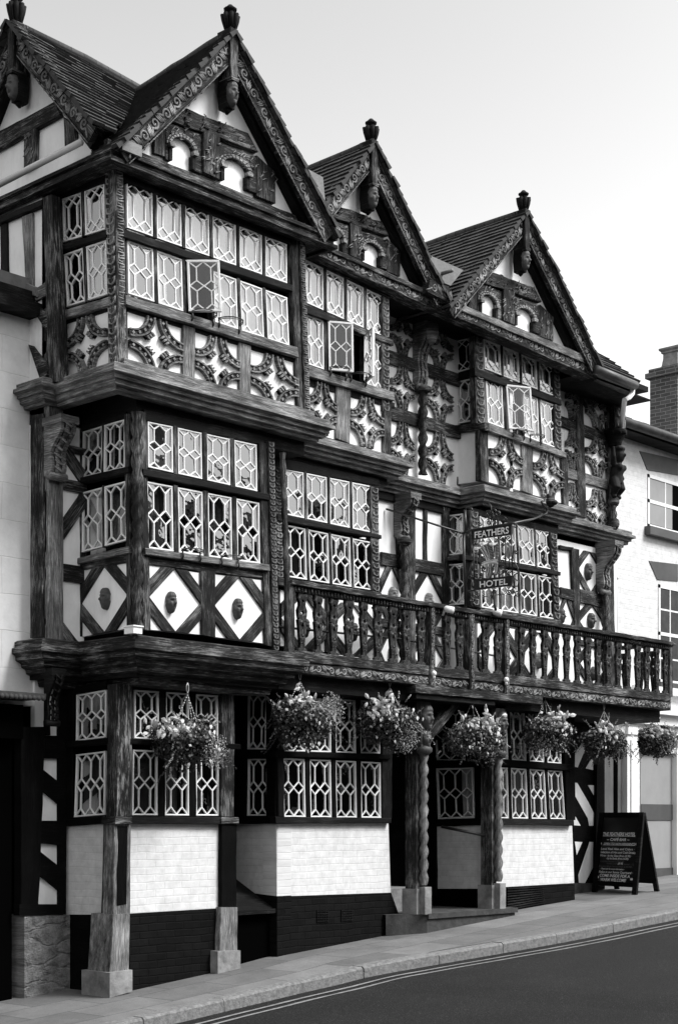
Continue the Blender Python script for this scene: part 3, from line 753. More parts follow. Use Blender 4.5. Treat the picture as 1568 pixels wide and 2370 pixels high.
head(P2, 'I', 275, 665); head(P2, 'I', 650, 695)
# ---- MIDDLE STOREY, main front
panel(PM, [(x2m - .1, 5.45), (XR, 5.45), (XR, 3.), (x2m - .1, 3.)])
def mid_front(ua, ub, muntin, heads_hi=True, low=True, dz=0.):
    T(PM, [(ua, 4.62), (ub, 4.62), (ub, 4.47), (ua, 4.47)], -.02, .04, 'oak', 'rail')
    lozenge(PM, [(ua, 4.47), (ub, 4.47), (ub, 3.84), (ua, 3.84)], d=.004)
    if low:
        T(PM, [(ua, 3.86), (ub, 3.86), (ub, 3.76), (ua, 3.76)], -.02, .04, 'oak', 'rail')
        lozenge(PM, [(ua, 3.76), (ub, 3.76), (ub, 3.2), (ua, 3.2)], d=.004)
    if muntin is not None:
        T(PM, [(muntin - .03, 5.3), (muntin + .03, 5.3), (muntin + .03, 4.6), (muntin - .03, 4.6)], -.02, .03, 'oak')
    b = MB(); um = (ua + ub) / 2
    face_relief(b, PM, (um, 4.14), .115, .21, .004); b.build('carved_head', 'face', hotel)
    if low:
        b = MB(); face_relief(b, PM, (um, 3.47), .115, .21, .004); b.build('carved_head', 'face', hotel)
ua = PM.l('F', 418, 700)[0]; ub = PM.l('F', 505, 700)[0]; uc = PM.l('F', 545, 700)[0]; ud = PM.l('F', 655, 700)[0]
mid_front(ua, ub, PM.l('F', 487, 600)[0]); mid_front(uc, ud, PM.l('F', 590, 600)[0])
T(PM, [(ub, 5.3), (uc, 5.3), (uc, 3.2), (ub, 3.2)], -.02, .05, 'oak')
T(PM, [(ud, 5.3), (ud + .14, 5.3), (ud + .14, 3.2), (ud, 3.2)], -.02, .04, 'oak')
T(PM, [(ua - .1, 5.36), (ud + .1, 5.36), (ud + .1, 5.22), (ua - .1, 5.22)], -.02, .04, 'oak_dark', 'head_rail')
# ---- MIDDLE STOREY, third bay
up = Q(P3, 'H', 290, 170, 742, 285, 758, 528, 300, 440); lo = Q(P3, 'H', 290, 492, 768, 583, 776, 848, 300, 770)
grid(P3, [up, lo], 4, gap=.12, pats='AA', cprob=.5, depth=.5)
grid(S3, [Q(S3, 'H', 68, 182, 190, 165, 188, 425, 72, 440), Q(S3, 'H', 75, 495, 195, 485, 203, 748, 88, 757)], 1, pats='AA', cprob=.6, depth=.35)
T(P3, Q(P3, 'H', 195, 430, 815, 540, 815, 565, 195, 462, d=.05), -.03, .05, 'oak_dark', 'transom')
T(S3, Q(S3, 'H', 45, 445, 195, 425, 195, 460, 45, 475, d=.05), -.03, .05, 'oak', 'transom')
carved_post(P3, Q(P3, 'H', 232, 140, 285, 152, 292, 770, 240, 755, d=.03), -.05, .03)
carved_post(S3, Q(S3, 'H', 195, 150, 235, 140, 240, 755, 205, 760, d=.03), -.05, .03)
carved_post(P3, Q(P3, 'H', 745, 285, 790, 295, 812, 855, 775, 845, d=.03), -.05, .03)
T(P3, Q(P3, 'H', 240, 130, 790, 262, 790, 300, 240, 170), -.05, .02, 'oak_dark', 'head_rail')
T(S3, Q(S3, 'H', 60, 160, 195, 138, 195, 165, 60, 182), -.05, .02, 'oak_dark', 'head_rail')
T(P3, Q(P3, 'H', 295, 775, 812, 852, 812, 885, 295, 810, d=.05), -.03, .06, 'oak', 'sill')
um = (x3l + x3r) / 2
lozenge(P3, [(x3l + .12, 3.9), (um - .05, 3.9), (um - .05, 3.2), (x3l + .12, 3.2)]); lozenge(P3, [(um + .05, 3.9), (x3r - .1, 3.9), (x3r - .1, 3.2), (um + .05, 3.2)])
T(P3, [(um - .05, 3.9), (um + .05, 3.9), (um + .05, 3.2), (um - .05, 3.2)], -.03, .03)
for c in ((x3l + .12 + um - .05) / 2, (um + .05 + x3r - .1) / 2):
    b = MB(); face_relief(b, P3, (c, 3.55), .115, .21, 0); b.build('carved_head', 'face', hotel)
panel(S3, [(-MY, 3.9), (-.44, 3.9), (-.44, 3.1), (-MY, 3.1)])
# ---- MIDDLE STOREY, right end of the main front
ua = PM.l('H', 800, 600)[0]; ub = PM.l('H', 872, 600)[0]; uc = PM.l('H', 922, 600)[0]; ud = PM.l('H', 1070, 600)[0]
zt = lambda x, y: PM.l('H', x, y)[1]
T(PM, Q(PM, 'H', 866, 390, 916, 400, 925, 900, 890, 890), -.02, .045, 'oak')
T(PM, Q(PM, 'H', 796, 370, 880, 385, 880, 408, 796, 395), -.02, .04, 'oak_dark', 'head_rail')
T(PM, Q(PM, 'H', 800, 640, 884, 660, 886, 730, 803, 708), -.02, .04, 'oak', 'rail')
T(PM, Q(PM, 'H', 925, 652, 1085, 690, 1092, 782, 928, 738), -.02, .04, 'oak', 'rail')
lozenge(PM, Q(PM, 'H', 918, 395, 1072, 432, 1078, 690, 925, 652), d=.004)
lozenge(PM, Q(PM, 'H', 928, 740, 1095, 782, 1100, 1010, 932, 980), d=.004)
lozenge(PM, Q(PM, 'H', 803, 710, 886, 732, 890, 960, 806, 950), d=.004)
lozenge(PM, Q(PM, 'H', 932, 1010, 1100, 1035, 1105, 1280, 935, 1250), d=.004)
T(PM, Q(PM, 'H', 930, 978, 1100, 1008, 1100, 1040, 932, 1012), -.02, .04, 'oak', 'rail')
head(PM, 'H', 1000, 540, .13, .24); head(PM, 'H', 1018, 855, .13, .22); head(PM, 'H', 832, 825, .11, .2); head(PM, 'H', 1036, 1195, .11, .2)
T(PM, Q(PM, 'H', 1075, 380, 1135, 395, 1150, 1280, 1100, 1270), -.02, .05, 'oak', 'corner_post')
# ---------------------------------------------------------------- cornices
c2 = [(XL, 3.), (XL, MY), (XT - .0, MY), (XT, -.05), (x1t + .02, -.05), (x1t + .02, .3), (x2t + .02, .3), (x2t + .02, MY), (x3lt, MY), (x3lt, .44), (x3rt, .44), (x3rt, MY), (XR, MY), (XR, 2.5)]
pf2 = [(-.08, 5.60), (.12, 5.60), (.15, 5.585), (.15, 5.545), (.185, 5.535), (.19, 5.50), (.145, 5.485), (.145, 5.455), (.115, 5.45), (.11, 5.41), (.07, 5.40), (.065, 5.37), (-.06, 5.375)]
sweep(c2[:6], pf2, 'cornice', 'oak_light')
pf2b = [(d, z - .06) for d, z in pf2]
sweep(c2[5:], pf2b, 'cornice', 'oak_light')
T(PT, [(XT + .0, 5.66), (x1t, 5.66), (x1t, 5.6), (XT, 5.6)], -.04, .10, 'oak_light', 'sill_plate')
c1 = [(XL, 3.), (XL, MY), (0, MY), (0, 0), (x1m + .03, 0), (x1m + .03, .3)]
pf1 = [(-.05, 3.225), (.14, 3.215), (.17, 3.20), (.17, 3.15), (.20, 3.14), (.20, 3.09), (.165, 3.075), (.16, 3.03), (.10, 3.0), (.095, 2.97), (.05, 2.95), (.04, 2.91), (.0, 2.90), (-.06, 2.87), (-.08, 2.80), (-.3, 2.79)]
sweep(c1, pf1, 'cornice', 'oak')
c3 = [(XT - .1, 4.5), (XT - .1, -.12), (x1t + .1, -.12), (x1t + .1, .28)]
pf3 = [(-.1, 7.47), (.10, 7.46), (.13, 7.44), (.13, 7.41), (.10, 7.40), (.10, 7.37), (.13, 7.36), (.13, 7.325), (.06, 7.31), (.05, 7.335), (-.12, 7.335)]
sweep(c3, pf3, 'eaves_cornice', 'oak')
# carved strips on the first bay eaves
for (pl, t, q, d) in ((FR(-.12), 'A', (600, 705, 1440, 1040, 1440, 1075, 600, 742), .06),):
    qq = Q(pl, t, *q, d=.06); W, L, H = strip_world(pl, qq, .062); b = MB(); scrollwork(b, W, L, H, step=.09, r=.004); b.build('carved_frieze', 'carve', hotel)
# frieze over second and third bays
PF = FR(.2)
frieze(PF, Q(PF, 'L', 250, 385, 1165, 805, 1165, 905, 250, 480), -.12, .06)
T(PF, Q(PF, 'L', 265, 358, 1180, 765, 1180, 806, 258, 388, d=.08), -.12, .09, 'oak', 'eaves_beam')
frieze(PF, Q(PF, 'E', 560, 700, 1240, 1000, 1240, 1050, 560, 745), -.12, .058)
T(PF, Q(PF, 'E', 700, 742, 1200, 948, 1212, 985, 705, 768, d=.08), -.12, .09, 'oak_light', 'eaves_beam')
b = MB(); b.box((x1t, .2, 7.385), (x3rt + .1, .9, 7.40)); b.box((x3rt + .1, .2, 7.20), (9.1, .9, 7.22)); b.build('soffit_board', 'oak_dark', hotel)
# ---------------------------------------------------------------- opened casements
class Hinged:
    def __init__(s, pl, u0, ang): s.p = pl; s.u0 = u0; s.c = math.cos(ang); s.s = math.sin(ang)
    def w(s, u, z, d=0.):
        du = u - s.u0; sg = 1 if du >= 0 else -1
        return s.p.w(s.u0 + du * s.c - sg * d * s.s, z, abs(du) * s.s + d * s.c + .03)
def opened(pl, q, side, ang):
    u0 = q[0][0] if side == 'l' else q[1][0]
    window(pl, q, 2, 'A', mapper=Hinged(pl, u0, math.radians(ang)), fw=.022)
def ring(pl, t, x, y, r=.13):
    p = pl.l(t, x, y, .08); b = MB(); pts = []
    for k in range(15):
        a = math.pi * k / 14; pts.append(pl.w(p[0] + r * math.cos(a), p[1] + .06, .07 + r * 1.1 * math.sin(a)))
    b.tube(pts, .006, 5)
    for s in (-1, 1): b.tube([pl.w(p[0] + s * r, p[1] + .065, .07), pl.w(p[0] + s * r, p[1] - .01, .085), pl.w(p[0] + s * r, p[1] - .04, .06)], .009, 5)
    b.tube([pl.w(p[0] + r * math.cos(a) , p[1] + .045, .07 + r * 1.1 * math.sin(a)) for a in [math.pi * k / 14 for k in range(15)]], .004, 4)
    b.build('planter_ring', 'iron', hotel)
lo = Q(PT, 'B', 585, 356, 1325, 625, 1335, 850, 590, 607); pit = 1 / 5.87
opened(PT, sub(lo, 2 * pit, 2 * pit + pit * .87), 'l', 47)
lo = Q(P2, 'E', 130, 790, 427, 905, 428, 1088, 133, 985); pit = 1 / 3.85
opened(P2, sub(lo, pit, pit * 1.85), 'l', 36); opened(P2, sub(lo, 2 * pit, 2 * pit + pit * .85), 'r', 62)
lo = Q(P3, 'E', 824, 1038, 1090, 1145, 1097, 1312, 832, 1212); pit = 1 / 3.87
opened(P3, sub(lo, pit, pit * 1.87), 'l', 33)
ring(PT, 'B', 940, 728); ring(PT, 'B', 1062, 762); ring(P2, 'L', 520, 1430, .12); ring(P2, 'L', 675, 1475, .12)
ring(P0, 'C', 888, 822, .11); ring(P0, 'C', 1066, 852, .11); ring(P3, 'F', 955, 218, .11); ring(P3, 'F', 1020, 238, .11)
# ---------------------------------------------------------------- roofs and gables
def roof(e0, e1, r1, r0, name='roof_slope', rows=None, parent=None, thick=.028):
    """stepped tile courses from eave e0-e1 up to ridge r0-r1"""
    e0, e1, r1, r0 = map(Vector, (e0, e1, r1, r0)); b = MB()
    n = (e1 - e0).cross(r0 - e0).normalized()
    if n.z < 0: n = -n
    S = ((r0 - e0).length + (r1 - e1).length) / 2; rows = rows or int(S / .1)
    for j in range(rows):
        t0 = j / rows; t1 = (j + 1.25) / rows
        a0 = e0.lerp(r0, t0); a1 = e1.lerp(r1, t0); c0 = e0.lerp(r0, min(t1, 1)); c1 = e1.lerp(r1, min(t1, 1))
        L = (a1 - a0).length; m = max(2, int(L / .15)); ex = (a1 - a0) / max(L, 1e-6)
        j0, j1 = R(-.02, .02), R(-.02, .02); off = (j % 2) * .075
        for k in range(m):
            u0, u1 = k / m, (k + 1) / m; h = R(-.004, .005); dr = R(-.006, .006)
            p0 = a0.lerp(a1, u0); p1 = a0.lerp(a1, u1); q0 = c0.lerp(c1, u0); q1 = c0.lerp(c1, u1)
            if k == 0: p0 = p0 - ex * (.012 + j0); q0 = q0 - ex * (.012 + j0)
            if k == m - 1: p1 = p1 + ex * (.012 + j1); q1 = q1 + ex * (.012 + j1)
            dn = (a0 - r0).normalized() * dr
            top0, top1 = p0 + n * (thick + h) + dn, p1 + n * (thick + h) + dn
            uv = [(u0 * L + off, t0 * S), (u1 * L + off, t0 * S), (u1 * L + off, t1 * S), (u0 * L + off, t1 * S)]
            b.face([top0, top1, q1 + n * .006, q0 + n * .006], uv)
            b.face([p0 + dn - n * .004, p1 + dn - n * .004, top1, top0], [(9.02, .03)] * 4)
        for (pp, qq) in ((a0 - ex * (.012 + j0), c0 - ex * (.012 + j0)), (a1 + ex * (.012 + j1), c1 + ex * (.012 + j1))):
            b.face([pp - n * .02, qq - n * .02, qq + n * .006, pp + n * thick], [(9.02, .03)] * 4)
    b.face([e0 - n * .02, e1 - n * .02, r1 - n * .02, r0 - n * .02])
    return b.build(name, 'tiles', parent or hotel)
def arch_block(b, pl, q, u0, u1, vtop, vsp, d0, d1, mat='oak'):
    N = 12; top = [(k / N, 0) for k in range(N + 1)]
    cu = (u0 + u1) / 2; hu = (u1 - u0) / 2; hv = vsp - vtop
    arc = [(cu - hu * math.cos(math.pi * k / N), vsp - hv * math.sin(math.pi * k / N)) for k in range(N + 1)]
    for k in range(N):
        b.prism(pl, [bil(q, *arc[k]), bil(q, *arc[k + 1]), bil(q, *top[k + 1]), bil(q, *top[k])], d0, d1, mat)
    b.prism(pl, [bil(q, 0, 1), bil(q, u0, 1), bil(q, u0, vsp), bil(q, 0, 0)], d0, d1, mat)
    b.prism(pl, [bil(q, u1, 1), bil(q, 1, 1), bil(q, 1, 0), bil(q, u1, vsp)], d0, d1, mat)
    for (ra, rb, dd) in ((1.0, 1.18, .02), (1.26, 1.36, .012)):
        for k in range(N):
            P = lambda r, a: bil(q, cu - hu * r * math.cos(a), vsp - hv * r * math.sin(a))
            a0 = math.pi * k / N; a1 = a0 + math.pi / N * .72
            b.prism(pl, [P(ra, a0), P(ra, a1), P(rb, a1), P(rb, a0)], d1, d1 + dd, 'carve')
    for s, uu in ((-1, u0), (1, u1)):           # imposts
        b.prism(pl, [bil(q, uu - .06, vsp + .09), bil(q, uu + .06, vsp + .09), bil(q, uu + .08, vsp), bil(q, uu - .08, vsp)], d1, d1 + .04, 'carve')
        b.prism(pl, [bil(q, uu - .05, 1), bil(q, uu + .03, 1), bil(q, uu + .03, vsp + .1), bil(q, uu - .05, vsp + .1)], d0, d1 + .015, 'oak_dark')
def rough_carve(b, pl, q, d, n, mat='carve', r=.008):
    for i in range(n):
        u, v = R(.04, .96), R(.1, .9); a = R(0, 6.28); L = R(.03, .07)
        c = bil(q, u, v); pts = [pl.w(c[0] + L * math.cos(a + k * .9) * (k - 1) * .6, c[1] + L * .6 * math.sin(a + k * .9), d + R(0, .006)) for k in range(4)]
        b.tube(pts, [r * .5, r * 1.2, r, r * .4], 4, mat)
def bargeboard(pl, foot, apex, w, d0, d1, flip=False):
    f = Vector(foot); a = Vector(apex); e = (a - f).normalized(); p = Vector((-e.y, e.x))
    if p.y > 0: p = -p
    q = [f, a, a + p * w, f + p * w * .92]
    b = MB(); b.beam(pl, q, d0, d1, 'oak', axis='h')
    L = (a - f).length - .1
    o = f + p * w
    W = lambda x, y: pl.w(*(f + p * w * .98 + e * (x + .06) - p * y), d1 + .003)
    scrollwork(b, W, L, w * .96, step=w * 1.2, r=.0088, mat='carve')
    for k in (.03, .97):
        A = f + p * w * k; B = a + p * w * k
        b.prism(pl, [tuple(A), tuple(B), tuple(B + p * .008), tuple(A + p * .008)], d1, d1 + .012, 'oak_light')
    n = int(L / .11)
    for k in range(n):                           # small pendants on the lower edge
        c = f + p * w + e * (k + .5) * L / n
        b.prism(pl, [(c.x - .014, c.y + .004), (c.x + .014, c.y + .004), (c.x, c.y - .022)], d1 - .03, d1 - .005, 'oak')
    return b.build('bargeboard', 'oak', hotel)
def finial(c, h=.32):
    b = MB(); b.box((c[0] - .055, c[1] - .055, c[2] - .02), (c[0] + .055, c[1] + .055, c[2] + .02))
    for k in range(8):
        a = math.pi * 2 * k / 8 + .2; ca, sa = math.cos(a), math.sin(a)
        b.tube([(c[0] + ca * .035, c[1] + sa * .035, c[2] + .02), (c[0] + ca * .062, c[1] + sa * .062, c[2] + h * .45), (c[0] + ca * .075, c[1] + sa * .075, c[2] + h * .62), (c[0] + ca * .045, c[1] + sa * .045, c[2] + h * .66)], [.018, .024, .022, .01], 5)
    b.lathe(c, [(.04, 0), (.055, h * .4), (.05, h * .64), (.03, h * .68), (.03, h * .76), (.06, h * .8), (.065, h * .86), (.045, h * .9), (.02, h)], 10)
    return b.build('finial', 'oak_dark', hotel)
def pendant(pl, ua, za, d, L=.42, wp=.085, hh=.26, grot=.6):
    T(pl, [(ua - wp * .62, za + .05), (ua + wp * .62, za + .05), (ua + wp * .5, za - L), (ua - wp * .5, za - L)], d - .16, d + .02, 'oak', 'apex_post')
    b = MB(); z = za - L
    b.prism(pl, [(ua - wp * .55, z - hh), (ua + wp * .55, z - hh), (ua + wp * .75, z - hh * .5), (ua + wp * .6, z), (ua - wp * .6, z), (ua - wp * .75, z - hh * .5)], d - .15, d - .03, 'oak_dark', back=True)
    b.prism(pl, [(ua - wp * .5, z - .02), (ua + wp * .5, z - .02), (ua + wp * .66, z + .015), (ua - wp * .66, z + .015)], d - .14, d + .03, 'oak', back=True)
    face_relief(b, pl, (ua, z - hh * .52), wp * 1.5, hh * .95, d - .035, 'face', grot, dep=.075)
    b.tube([pl.w(ua - .03, z - hh * .92, d - .08), pl.w(ua, z - hh * 1.08, d - .08), pl.w(ua + .03, z - hh * .92, d - .08)], .03, 6, 'oak_dark')
    b.build('carved_pendant', 'oak', hotel)
GP = FR(-.08)
g1 = dict(ua=on_y('A', 1062, 130, -.25).x, za=on_y('A', 1062, 128, -.25).z, ul=on_y('A', 545, 602, -.25).x, ur=on_y('A', 1528, 965, -.25).x, z0=on_y('A', 545, 600, -.25).z, zr=on_y('A', 1528, 965, -.25).z)
A_ = lambda x, y: GP.l('A', x, y, .02)
G1 = dict(ua=.995, za=8.93, z0=7.46, hl=1.32, hr=1.32)
_apx = A_(1062, 128); G1 = dict(ua=_apx[0], za=_apx[1], z0=7.45, hl=_apx[0] - A_(545, 640)[0], hr=A_(1470, 1010)[0] - _apx[0])
def st(x, y):
    u, z = A_(x, y); h = G1['hr'] if u > G1['ua'] else G1['hl']
    return ((u - G1['ua']) / h, (z - G1['z0']) / (G1['za'] - G1['z0']))
def gable(yb, ua, za, hl, hr, z0, bw, ridge_len, sag=.1, main=False):
    """front gable: bargeboards stand at y = yb, plaster 0.17 behind"""
    pb = FR(yb); pw = FR(yb + .17)
    g = lambda s, t: (ua + s * (hr if s > 0 else hl), z0 + t * (za - z0))
    D = lambda *v: [g(*st(v[i], v[i + 1])) for i in range(0, len(v), 2)]
    b = MB(); b.prism(pw, [g(-1.02, -.03), g(1.02, -.03), g(0, 1.0)], -.05, 0); b.build('gable_plaster', 'plaster', hotel)
    b = MB(); qc = D(868, 486, 1170, 606, 1214, 702, 812, 560); b.beam(pw, qc, -.02, .07, 'oak', jit=.008); rough_carve(b, pw, qc, .072, 26, 'oak'); b.build('collar_beam', 'oak', hotel)
    T(pw, D(745, 578, 802, 545, 802, 745, 745, 726), -.02, .04, 'oak')
    for q in (D(800, 566, 974, 626, 974, 828, 800, 756), D(1048, 668, 1216, 728, 1216, 912, 1048, 850)):
        b = MB(); arch_block(b, pw, q, .12, .76, .27, .56, 0, .045); rough_carve(b, pw, sub(q, 0, 1, 0, .3), .05, 8, 'carve', .005); b.build('arch_panel', 'oak', hotel)
    b = MB(); q = D(972, 612, 1050, 640, 1050, 858, 972, 822); b.beam(pw, q, 0, .075, 'oak'); rough_carve(b, pw, q, .077, 14, 'carve', .006); b.build('carved_post', 'oak', hotel)
    b = MB(); q = D(1212, 716, 1292, 800, 1292, 958, 1212, 926); b.beam(pw, q, 0, .055, 'oak'); rough_carve(b, pw, q, .057, 8, 'carve', .005); b.build('carved_post', 'oak', hotel)
    tb = st(1045, 862)[1]; u0 = g(-1, 0)[0]; u1 = g(1, 0)[0]; zt0 = z0 + tb * (za - z0)
    T(pw, [(u0 - .05, zt0 - .012), (u1 + .05, zt0 - .012), (u1 + .05, zt0 - .16), (u0 - .05, zt0 - .16)], -.02, .03, 'oak', 'sill_beam')
    # inner rafters seen beside the boards, then the boards
    for s in (-1, 1):
        f = g(s * .98, 0); a = g(0, .98)
        bb = MB(); bb.bar(pw, (f[0] - s * .10, f[1] - .02), (a[0] - s * .02, a[1] - .12), .1, -.02, .1, None); bb.build('rafter', 'oak_dark', hotel)
    bargeboard(pb, g(-1.05, -.02), g(0, .98), bw, -.04, .02)
    bargeboard(pb, g(1.05, -.02), g(0, .98), bw, -.04, .02)
    for s in (-1, 1):                             # fascia under tiles
        f = Vector(g(s * 1.07, -.02)); a = Vector(g(0, .995))
        bb = MB(); bb.bar(pb, f, a, .035, -.05, .045); bb.build('verge_board', 'oak', hotel)
    pendant(pb, ua, za - .02, .05)
    finial((ua, yb - .01, za + .0), .27)
    e = lambda s, t, y, dz=0: (g(s, t)[0], y, g(s, t)[1] + dz)
    yr = yb + ridge_len
    for s in (-1, 1):
        roof(e(s * 1.09, -.04, yb - .08), e(s * 1.09, -.04, yr if (s > 0 or yb > 0) else yb + .3), e(0, 1.005, yr, -sag), e(0, 1.005, yb - .08))
    bb = MB(); n = 9
    bb.tube([Vector(e(0, 1.005, yb - .06, 0)).lerp(Vector(e(0, 1.005, yr, -sag)), k / n) + Vector((0, 0, R(-.008, .008))) for k in range(n + 1)], .05, 8); bb.build('ridge_tile', 'tiles', hotel)
_a = on_y('A', 1062, 128, -.25)
gable(-.25, _a.x, _a.z - .06, 1.29, 1.33, 7.47, .165, 1.45, .14)
_a = on_y('E', 382, 132, .1)
gable(.1, _a.x, _a.z - .02, 1.12, 1.15, 7.44, .15, 3.2, .05)
_a = on_y('E', 970, 398, .1)
gable(.1, _a.x, _a.z - .02, 1.38, 1.47, 7.38, .15, 3.4, .05)
# left gable, on the flank
PB = SD(-.5); PW = SD(XT - .08)
ap = PB.l('A', 75, 124); ft = PB.l('A', 455, 585); hw = ft[0] - ap[0]
b = MB(); b.prism(PW, [(ap[0] - hw * 1.02, 7.4), (ap[0] + hw * 1.02, 7.4), (ap[0], ap[1])], -.05, 0); b.build('gable_plaster', 'plaster', hotel)
T(PW, Q(PW, 'M', -420, 1745, 640, 1170, 700, 1335, -420, 1965, d=.04), -.02, .05, 'oak', 'collar_beam')
b = MB(); q = Q(PW, 'M', 283, 1560, 422, 1480, 412, 1900, 278, 1990, d=.04); b.beam(PW, q, -.02, .05, 'oak'); rough_carve(b, PW, q, .052, 12, 'carve', .006); b.build('carved_post', 'oak', hotel)
T(PW, Q(PW, 'M', 733, 1350, 868, 1480, 872, 1640, 745, 1710, d=.04), -.02, .04)
bargeboard(PB, ft, ap, .165, -.04, .02); bargeboard(PB, (ap[0] - hw, ft[1]), ap, .165, -.04, .02)
for s in (-1, 1):
    bb = MB(); bb.bar(PB, (ap[0] + s * hw * 1.02, ft[1]), (ap[0], ap[1] + .03), .035, -.05, .045); bb.build('verge_board', 'oak', hotel)
    bb = MB(); bb.bar(PW, (ap[0] + s * (hw - .14), ft[1] - .1), (ap[0] + s * .02, ap[1] - .15), .1, -.02, .1); bb.build('rafter', 'oak_dark', hotel)
pendant(PB, ap[0], ap[1] - .02, .05, grot=1.); finial((-.5, -ap[0], ap[1] + .0), .32)
ya = -ap[0]
roof((-.6, ya - hw * 1.06, ft[1] - .03), (-.40, ya - hw * 1.06, ft[1] - .03), (1.05, ya, ap[1] - .1), (-.6, ya, ap[1] + .03))
roof((-.6, ya + hw * 1.06, ft[1] - .03), (1.05, ya + hw * 1.06, ft[1] - .03), (1.05, ya, ap[1] - .1), (-.6, ya, ap[1] + .03))
b = MB(); b.tube([(-.42, ya, ap[1] + .0), (.3, ya, ap[1] - .02), (1., ya, ap[1] - .08)], .055, 8); b.build('ridge_tile', 'tiles', hotel)
b = MB(); g0 = on_x('M', 940, 1640, -.56); g1_ = on_x('M', -700, 2490, -.56); b.tube([g1_, g0], .03, 8)
b.build('eaves_gutter', 'gutter_pale', hotel)
# valley gutters
b = MB(); b.prism(FR(.0), Q(FR(.0), 'A', 1420, 785, 1488, 822, 1498, 930, 1475, 900), -.3, .02); b.build('lead_gutter_box', 'lead', hotel)
b = MB(); PV = FR(.08); b.prism(PV, Q(PV, 'L', 1172, 490, 1470, 622, 1372, 742, 1245, 690), -.5, .02)
s_ = PV.l('L', 1305, 650); b.tube([PV.w(s_[0], s_[1], .0), PV.w(s_[0] + .02, s_[1] + .01, .16)], .022, 8); b.build('lead_gutter_box', 'lead', hotel)
frieze(PV, Q(PV, 'L', 1225, 690, 1370, 745, 1400, 880, 1205, 790, d=.05), -.05, .05, 'carved_block')
b = MB(); b.box((-.42, -.3, 7.42), (-.2, -.18, 7.52)); b.build('lead_gutter_box', 'lead', hotel)
# right hand end of the main roof with its gutter
p1 = on_y('N', 430, 432, .15); p2 = on_y('N', 915, 625, .15)
roof(p1, p2, on_y('N', 500, 330, .62), on_y('N', 440, 290, .7), rows=6)
b = MB(); b.box((p1.x, .2, 7.25), (p2.x - .05, 1.2, 7.36)); b.build('soffit_board', 'oak_dark', hotel)
T(PF, Q(PF, 'N', 320, 545, 800, 740, 745, 765, 400, 620), -.3, .02, 'oak_dark', 'eaves_beam')
b = MB(); q1 = on_y('N', 440, 480, .05); q2 = on_y('N', 870, 660, .05); b.tube([q1, q2], .055, 10); b.build('eaves_gutter', 'gutter', hotel)
b = MB(); q = [on_y('N', x, y, .1) for x, y in ((880, 640), (840, 690), (835, 745), (800, 790), (750, 815))]; b.tube(q + [Vector((XR + .02, .75, q[-1].z - .15))], .033, 10)
b.build('gutter_elbow', 'white_plastic', hotel)
b = MB(); q = on_y('Z', 1437, 1280, .95)
b.tube([Vector((XR + .12, .9, 7.1)), Vector((XR + .12, .9, 3.3))], .035, 8)
for z in (6.2, 4.9, 4.1): b.lathe((XR + .12, .9, z), [(.035, 0), (.048, .005), (.048, .05), (.035, .055)], 10)
b.build('downpipe', 'stucco', hotel)
# roof body behind the gables
b = MB(); b.box((1.2, 1.4, 7.42), (8.6, 4.4, 7.7)); b.build('roof_body', 'tiles', hotel)
# ---------------------------------------------------------------- consoles, caryatid and twisted columns
def console(pl, u, z1, z0, w, out, name='carved_console', grot=False, mat='oak_light'):
    b = MB(); h = z1 - z0; n = 14; prof = []
    for i in range(n + 1):
        t = i / n; prof.append((out * (.25 + .75 * (1 - t) ** 1.2 + .14 * math.sin(t * 9.)), z1 - h * t))
    pts = [(0, z1)] + prof + [(0, z0)]
    for s in (-1, 1):                            # cheeks
        pass
    for k in range(len(prof) - 1):
        (o0, a0), (o1, a1) = prof[k], prof[k + 1]
        for j, (ua_, ub_, ex) in enumerate(((-.5, -.3, 0), (-.3, -.1, .02), (-.1, .1, .006), (.1, .3, .02), (.3, .5, 0))):
            b.face([pl.w(u + ua_ * w, a0, o0 + ex), pl.w(u + ua_ * w, a1, o1 + ex), pl.w(u + ub_ * w, a1, o1 + ex), pl.w(u + ub_ * w, a0, o0 + ex)])
        for s in (-.5, .5):
            b.face([pl.w(u + s * w, a0, 0), pl.w(u + s * w, a1, 0), pl.w(u + s * w, a1, o1), pl.w(u + s * w, a0, o0)])
    b.prism(pl, [(u - w * .6, z1 - .02), (u + w * .6, z1 - .02), (u + w * .62, z1 + .05), (u - w * .62, z1 + .05)], 0, out * 1.08)
    b.tube([pl.w(u - w * .58, z0, out * .33), pl.w(u + w * .58, z0, out * .33)], w * .24, 8)
    for i in range(7):
        z = z1 - h * (i + .5) / 7.5; o = out * (.25 + .75 * (1 - (i + .5) / 7.5) ** 1.2 + .14 * math.sin((i + .5) / 7.5 * 9.))
        b.tube([pl.w(u - w * .3, z + .02, o + .01), pl.w(u, z - .025, o + .035), pl.w(u + w * .3, z + .02, o + .01)], .012, 5)
    if grot: face_relief(b, pl, (u, z1 - .15), w * 1.15, .28, out * .95, None, .8, dep=.08)
    return b.build(name, mat, hotel)
PMg = FR(MY)
cu = on_y('C', 268, 300, .7).x
console(FR(MY), cu, 5.2, 4.72, .17, .26)
cu = PM.l('F', 525, 560, .15)[0]; console(PM, cu, 5.26, 4.82, .15, .26)
b = MB(); b.rope(PM.w(cu, 4.76, .1), PM.w(cu, 3.2, .1), .05, pitch=.15, amp=.25, starts=2, n=16); b.lathe(PM.w(cu, 4.72, .1), [(.05, 0), (.085, .03), (.085, .07), (.05, .1)], 12); b.build('rope_column', 'oak', hotel)
cu = PM.l('H', 1120, 500, .15)[0]; console(PM, cu, 5.26, 4.64, .17, .3)
b = MB(); b.rope(PM.w(cu, 4.62, .1), PM.w(cu, 3.2, .1), .045, pitch=.15, amp=.25, starts=2, n=16); b.build('rope_column', 'oak', hotel)
